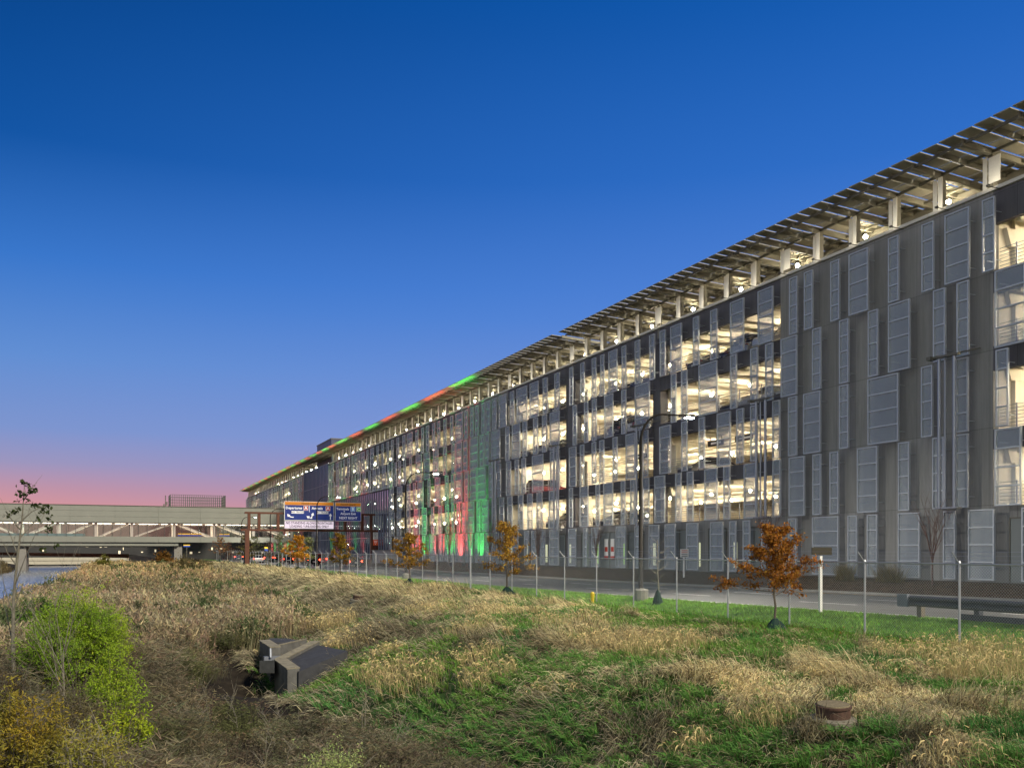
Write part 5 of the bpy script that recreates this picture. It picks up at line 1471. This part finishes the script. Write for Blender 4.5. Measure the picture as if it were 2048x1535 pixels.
# two pale bare whips in front of the willow bush
for px, yt, d, lab, off in ((126, 1190, 18.5, 'pale bare whip with many shoots in front of the willow bush', 8), (147, 1270, 16.5, 'short dark forked sapling in front of the willow bush', 30)):
    q0 = at(px, z=d); z = gz(q0.x, q0.y); H = CAMZ - (yt - HZ) * d / F - z
    s = empty('sapling', (q0.x, q0.y, z), label=lab, cat='tree'); m = MB(); rs = random.Random(off); tips = []
    m.tube([(0, 0, -.1), (.02, 0, H * .35), (0, 0, H * .6)], [.018, .014, .011], 6)
    for k in range(6): grow(m, Vector((0, 0, H * (.3 + .06 * k))), Vector((rs.uniform(-.55, .55), rs.uniform(-.3, .3), 1)), H * rs.uniform(.5, .8), .008, 1, tips, rs, 4, .4, .2, 4, .1)
    m.build('trunk', M_BARKP if off == 8 else M_BARK, s)

# ------------------------------------------------------------------ vehicles
M_TYRE = mat('tyre_rubber', (.015, .015, .015), .8); M_RIM = mat('alloy_rim', (.35, .35, .36), .35, .8); M_CG = mat('car_glass', (.015, .018, .02), .08, spec=.8)
M_TLO = mat('tail_lamp', (.12, .006, .006), .3); M_TLL = mat('lit_tail_lamp', (.5, .01, .01), .3, emit=(1, .05, .02), es=22); M_HL = mat('head_lamp', (.6, .6, .6), .2)


def car(kind, paint, lit=False):
    """nose towards +Y, on its wheels at z = 0"""
    r = empty('car'); L_, Wd = (4.6, 1.82); 
    if kind == 'sedan': body = [(-2.3, .42), (-2.28, .82), (-2.2, .92), (-1.55, .97), (1.0, .95), (1.9, .82), (2.22, .68), (2.3, .5), (2.26, .28), (-2.25, .28)]; cab = [(-1.75, .96), (-1.1, 1.38), (-.2, 1.45), (.45, 1.36), (1.15, .95)]
    elif kind == 'suv': body = [(-2.3, .45), (-2.3, 1.0), (-2.22, 1.08), (1.15, 1.08), (2.0, .98), (2.25, .8), (2.3, .5), (2.26, .32), (-2.25, .32)]; cab = [(-2.22, 1.07), (-1.95, 1.62), (-1.0, 1.72), (.2, 1.68), (.6, 1.58), (1.2, 1.08)]
    else: body = [(-2.6, .55), (-2.6, 1.12), (-2.55, 1.14), (1.2, 1.14), (2.4, 1.08), (2.6, .9), (2.62, .55), (2.55, .4), (-2.55, .4)]; cab = [(-.75, 1.13), (-.65, 1.72), (-.3, 1.82), (.7, 1.80), (1.35, 1.13)]
    def prism(pr, w0, w1, mt, name, par, zt=None):
        m = MB(); n = len(pr); z0 = min(q[1] for q in pr); z1 = max(q[1] for q in pr)
        for sgn in (-1, 1):
            for y, z in pr:
                t = (z - z0) / (z1 - z0); m.v.append((sgn * (w0 + (w1 - w0) * t) / 2, y, z))
        m.f.append(tuple(range(n))); m.f.append(tuple(range(2 * n - 1, n - 1, -1)))
        for k in range(n): m.f.append((k, n + k, n + (k + 1) % n, (k + 1) % n))
        return m.build(name, mt, par, bevel=.05)
    prism(body, Wd, Wd * .94, paint, 'body', r)
    prism(cab, Wd * .9, Wd * .70, M_CG, 'windows', r)
    ys = [q[0] for q in cab]; zt = max(q[1] for q in cab)
    rf = [q for q in cab if q[1] > zt - .17]; y0, y1 = rf[0][0], rf[-1][0]
    MB().box(-Wd * .355, Wd * .355, y0 - .03, y1 + .03, zt - .09, zt + .015).build('roof', paint, r, bevel=.04)
    for y in (-1.4, 1.38):
        for sx in (-1, 1):
            w = MB(); w.lathe((0, 0, 0), [(.33, -.11), (.345, -.08), (.345, .08), (.33, .11)], 18)
            o = w.build('wheel', M_TYRE, r); o.rotation_euler = (0, R(90), 0); o.location = (sx * (Wd / 2 - .1), y, .345)
            rm = MB(); rm.lathe((0, 0, 0), [(.21, -.115), (.21, .115), (.05, .12)], 12); q = rm.build('rim', M_RIM, o)
    for sx in (-1, 1):
        zl = .82 if kind == 'sedan' else .95
        MB().box(sx * .83 - .10, sx * .83 + .07, body[0][0] - .03, body[0][0] + .12, zl - .10, zl + .08).build('tail_light', M_TLL if lit else M_TLO, r)
        MB().box(sx * .70 - .18, sx * .70 + .14, 2.16, 2.29, zl - .22, zl - .08).build('headlight', M_HL, r)
    MB().box(-.25, .25, body[0][0] - .035, body[0][0] - .01, .55, .68).build('number_plate', M_WHT, r)
    return r


COLS = {'black': (.012, .012, .014), 'white': (.7, .7, .68), 'silver': (.38, .39, .41), 'grey': (.12, .125, .13), 'dark blue': (.015, .03, .09), 'dark red': (.16, .012, .012), 'red': (.35, .02, .015)}
paints = {k: mat('car_paint_' + k.replace(' ', '_'), v, .25, .3) for k, v in COLS.items()}
proto = {}


def put(kind, colr, loc, rz, lab, grp, lit=False):
    key = (kind, colr, lit)
    if key not in proto: proto[key] = car(kind, paints[colr], lit); o = proto[key]
    else: o = copy_tree(proto[key])
    o.location = loc; o.rotation_euler = (0, 0, rz)
    return tag(o, lab, {'sedan': 'car', 'suv': 'suv', 'pickup': 'pickup truck'}[kind], grp)


FLN = ['lowest level', 'second level', 'third level', 'top level']
bays = {0: 'bay at right edge', 2: 'bay beside the blank wall', 3: 'bay behind street lamp', 4: 'bay next to coloured wall'}
bayY = {0: (24.5, 28.6), 2: (43.8, 55.8), 3: (57.8, 69.4), 4: (72, 84)}
gc = [(2, 3, .86, 'pickup', 'white'), (2, 3, .64, 'suv', 'silver'), (2, 3, .46, 'sedan', 'black'), (2, 3, .22, 'sedan', 'grey'), (2, 2, .70, 'suv', 'silver'), (2, 2, .52, 'sedan', 'black'), (2, 2, .9, 'sedan', 'grey'), (3, 3, .72, 'suv', 'dark blue'), (3, 3, .40, 'sedan', 'black'),
      (3, 3, .15, 'sedan', 'grey'), (3, 2, .82, 'pickup', 'black'), (3, 2, .62, 'suv', 'white'), (3, 2, .42, 'suv', 'black'), (3, 2, .16, 'sedan', 'silver'), (4, 3, .7, 'sedan', 'black'), (4, 3, .3, 'sedan', 'grey'), (4, 2, .78, 'pickup', 'black'), (4, 2, .45, 'sedan', 'silver'), (4, 2, .15, 'sedan', 'black'),
      (4, 0, .62, 'suv', 'black'), (0, 2, .5, 'sedan', 'silver'), (3, 0, .2, 'sedan', 'black'), (2, 1, .12, 'sedan', 'grey'), (4, 1, .2, 'suv', 'dark red')]
for b, k, t, kind, colr in gc:
    a, c_ = bayY[b]; y = c_ - (c_ - a) * t
    put(kind, colr, (XB + 3.15, y, SILL[k] - .2), R(90 if random.random() < .5 else -90), f'{colr} {kind} parked on the {FLN[k]}, {bays[b]}'.replace('sedan', 'sedan car'), 'vehicles parked inside the garage')
nn = 0
for a, c_ in OPEN[4:9]:
    for k in (2, 3):
        for t in (.25, .7):
            y = c_ - (c_ - a) * t; kind = ('sedan', 'suv')[nn % 2]; colr = ('black', 'grey', 'silver', 'black')[(nn * 7 + nn // 3) % 4]; nn += 1
            put(kind, colr, (XB + 3.1, y, SILL[k] - .2), R(90), 'dark parked vehicle half seen behind the coloured screens of the far garage', 'vehicles half seen in the far garage bays')
tr = [(30.8, 152, 'red', 'suv'), (27.2, 163, 'black', 'sedan'), (30.8, 172, 'silver', 'sedan'), (27.2, 186, 'grey', 'suv'), (30.8, 196, 'black', 'sedan'), (23.6, 174, 'white', 'sedan'), (23.6, 205, 'dark blue', 'suv'), (30.8, 128, 'grey', 'sedan'), (27.2, 140, 'black', 'suv')]
tl = ['red suv with lit tail lamps in the far lane before the gantry', 'black sedan with lit tail lamps, middle lane beyond the gantry', 'silver sedan with lit tail lamps near the footbridge', 'grey suv with lit tail lamps under the footbridge',
      'black sedan with lit tail lamps just past the footbridge', 'white sedan with lit tail lamps in the lane nearest the fence', 'dark blue suv with lit tail lamps, farthest car beyond the footbridge', 'grey sedan with lit tail lamps, nearest car on the road', 'black suv with lit tail lamps in the middle lane just past the gantry']
for (x, y, colr, kind), lab in zip(tr, tl): put(kind, colr, (x, y, float(zroad(y)) + .02), 0, lab, 'cars driving away on the road', True)
for o in bpy.data.objects:
    if o.type == 'EMPTY' and o.parent is None and o.name.startswith('car') and not o.get('label'): bpy.data.objects.remove(o)

# far tree line behind everything
X = rng.uniform(-260, 60, 26000); Y = rng.uniform(330, 350, 26000); n = len(X)
hgt = 3 + 5 * vnoise(X, Y * 0, 22, 81) + 2.5 * vnoise(X, Y * 0, 5, 82)
P = np.stack([X, Y, -1 + hgt * rng.random(n) ** .7], 1)
tag(np_mesh('far_treeline', *leaf_arrays(P, rng.uniform(.7, 1.6, n), vary((.035, .035, .022), n, .4), 0, .7), M_LEAF), kind='stuff')

# fallen leaves in the grass under the oaks
A = []
for px, X_, n in ((1550, 17.3, 500), (1014, 18.0, 350), (819, 17.8, 250)):
    p = at(px, X=X_); a = rng.uniform(0, 6.28, n); r_ = np.abs(rng.normal(0, 1.3, n)); x, y = p.x + r_ * np.cos(a), p.y + r_ * np.sin(a)
    A.append(np.stack([x, y, ground(x, y) + rng.uniform(.02, .12, n)], 1))
A = np.concatenate(A); tag(np_mesh('fallen_leaves', *leaf_arrays(A, rng.uniform(.05, .10, len(A)), vary((.30, .15, .04), len(A), .4), .7, .6), M_LEAF), kind='stuff')
# pipes and guide signs under the garage ceilings
for k in range(4):
    zc = (SILL[k + 1] - .5 if k < 3 else 16.95)
    MB().tube([(41.6, YN + 1, zc - .8), (41.6, 100, zc - .8)], .07, 8).tube([(43.4, YN + 1, zc - .72), (43.4, 100, zc - .72)], .04, 6).build('ceiling_pipe', M_IN, G)
M_SGN = mat('dark_guide_sign', (.03, .03, .035), .5)
for y, k, t in ((50.2, 1, 'EXIT'), (53.4, 1, 'LEVEL 3'), (63.5, 1, 'EXIT'), (66.0, 2, 'EXIT')):
    zc = SILL[k + 1] - 1.55
    g_o = MB().box(39.5, 39.6, y - .9, y + .9, zc - .2, zc + .2).box(39.53, 39.57, y - .7, y - .66, zc + .2, zc + .6).box(39.53, 39.57, y + .66, y + .7, zc + .2, zc + .6).build('guide_sign', M_SGN, G)
    MB().box(39.48, 39.499, y - .7, y + .5, zc - .07, zc + .07).build('sign_stripe', M_TXT, g_o)
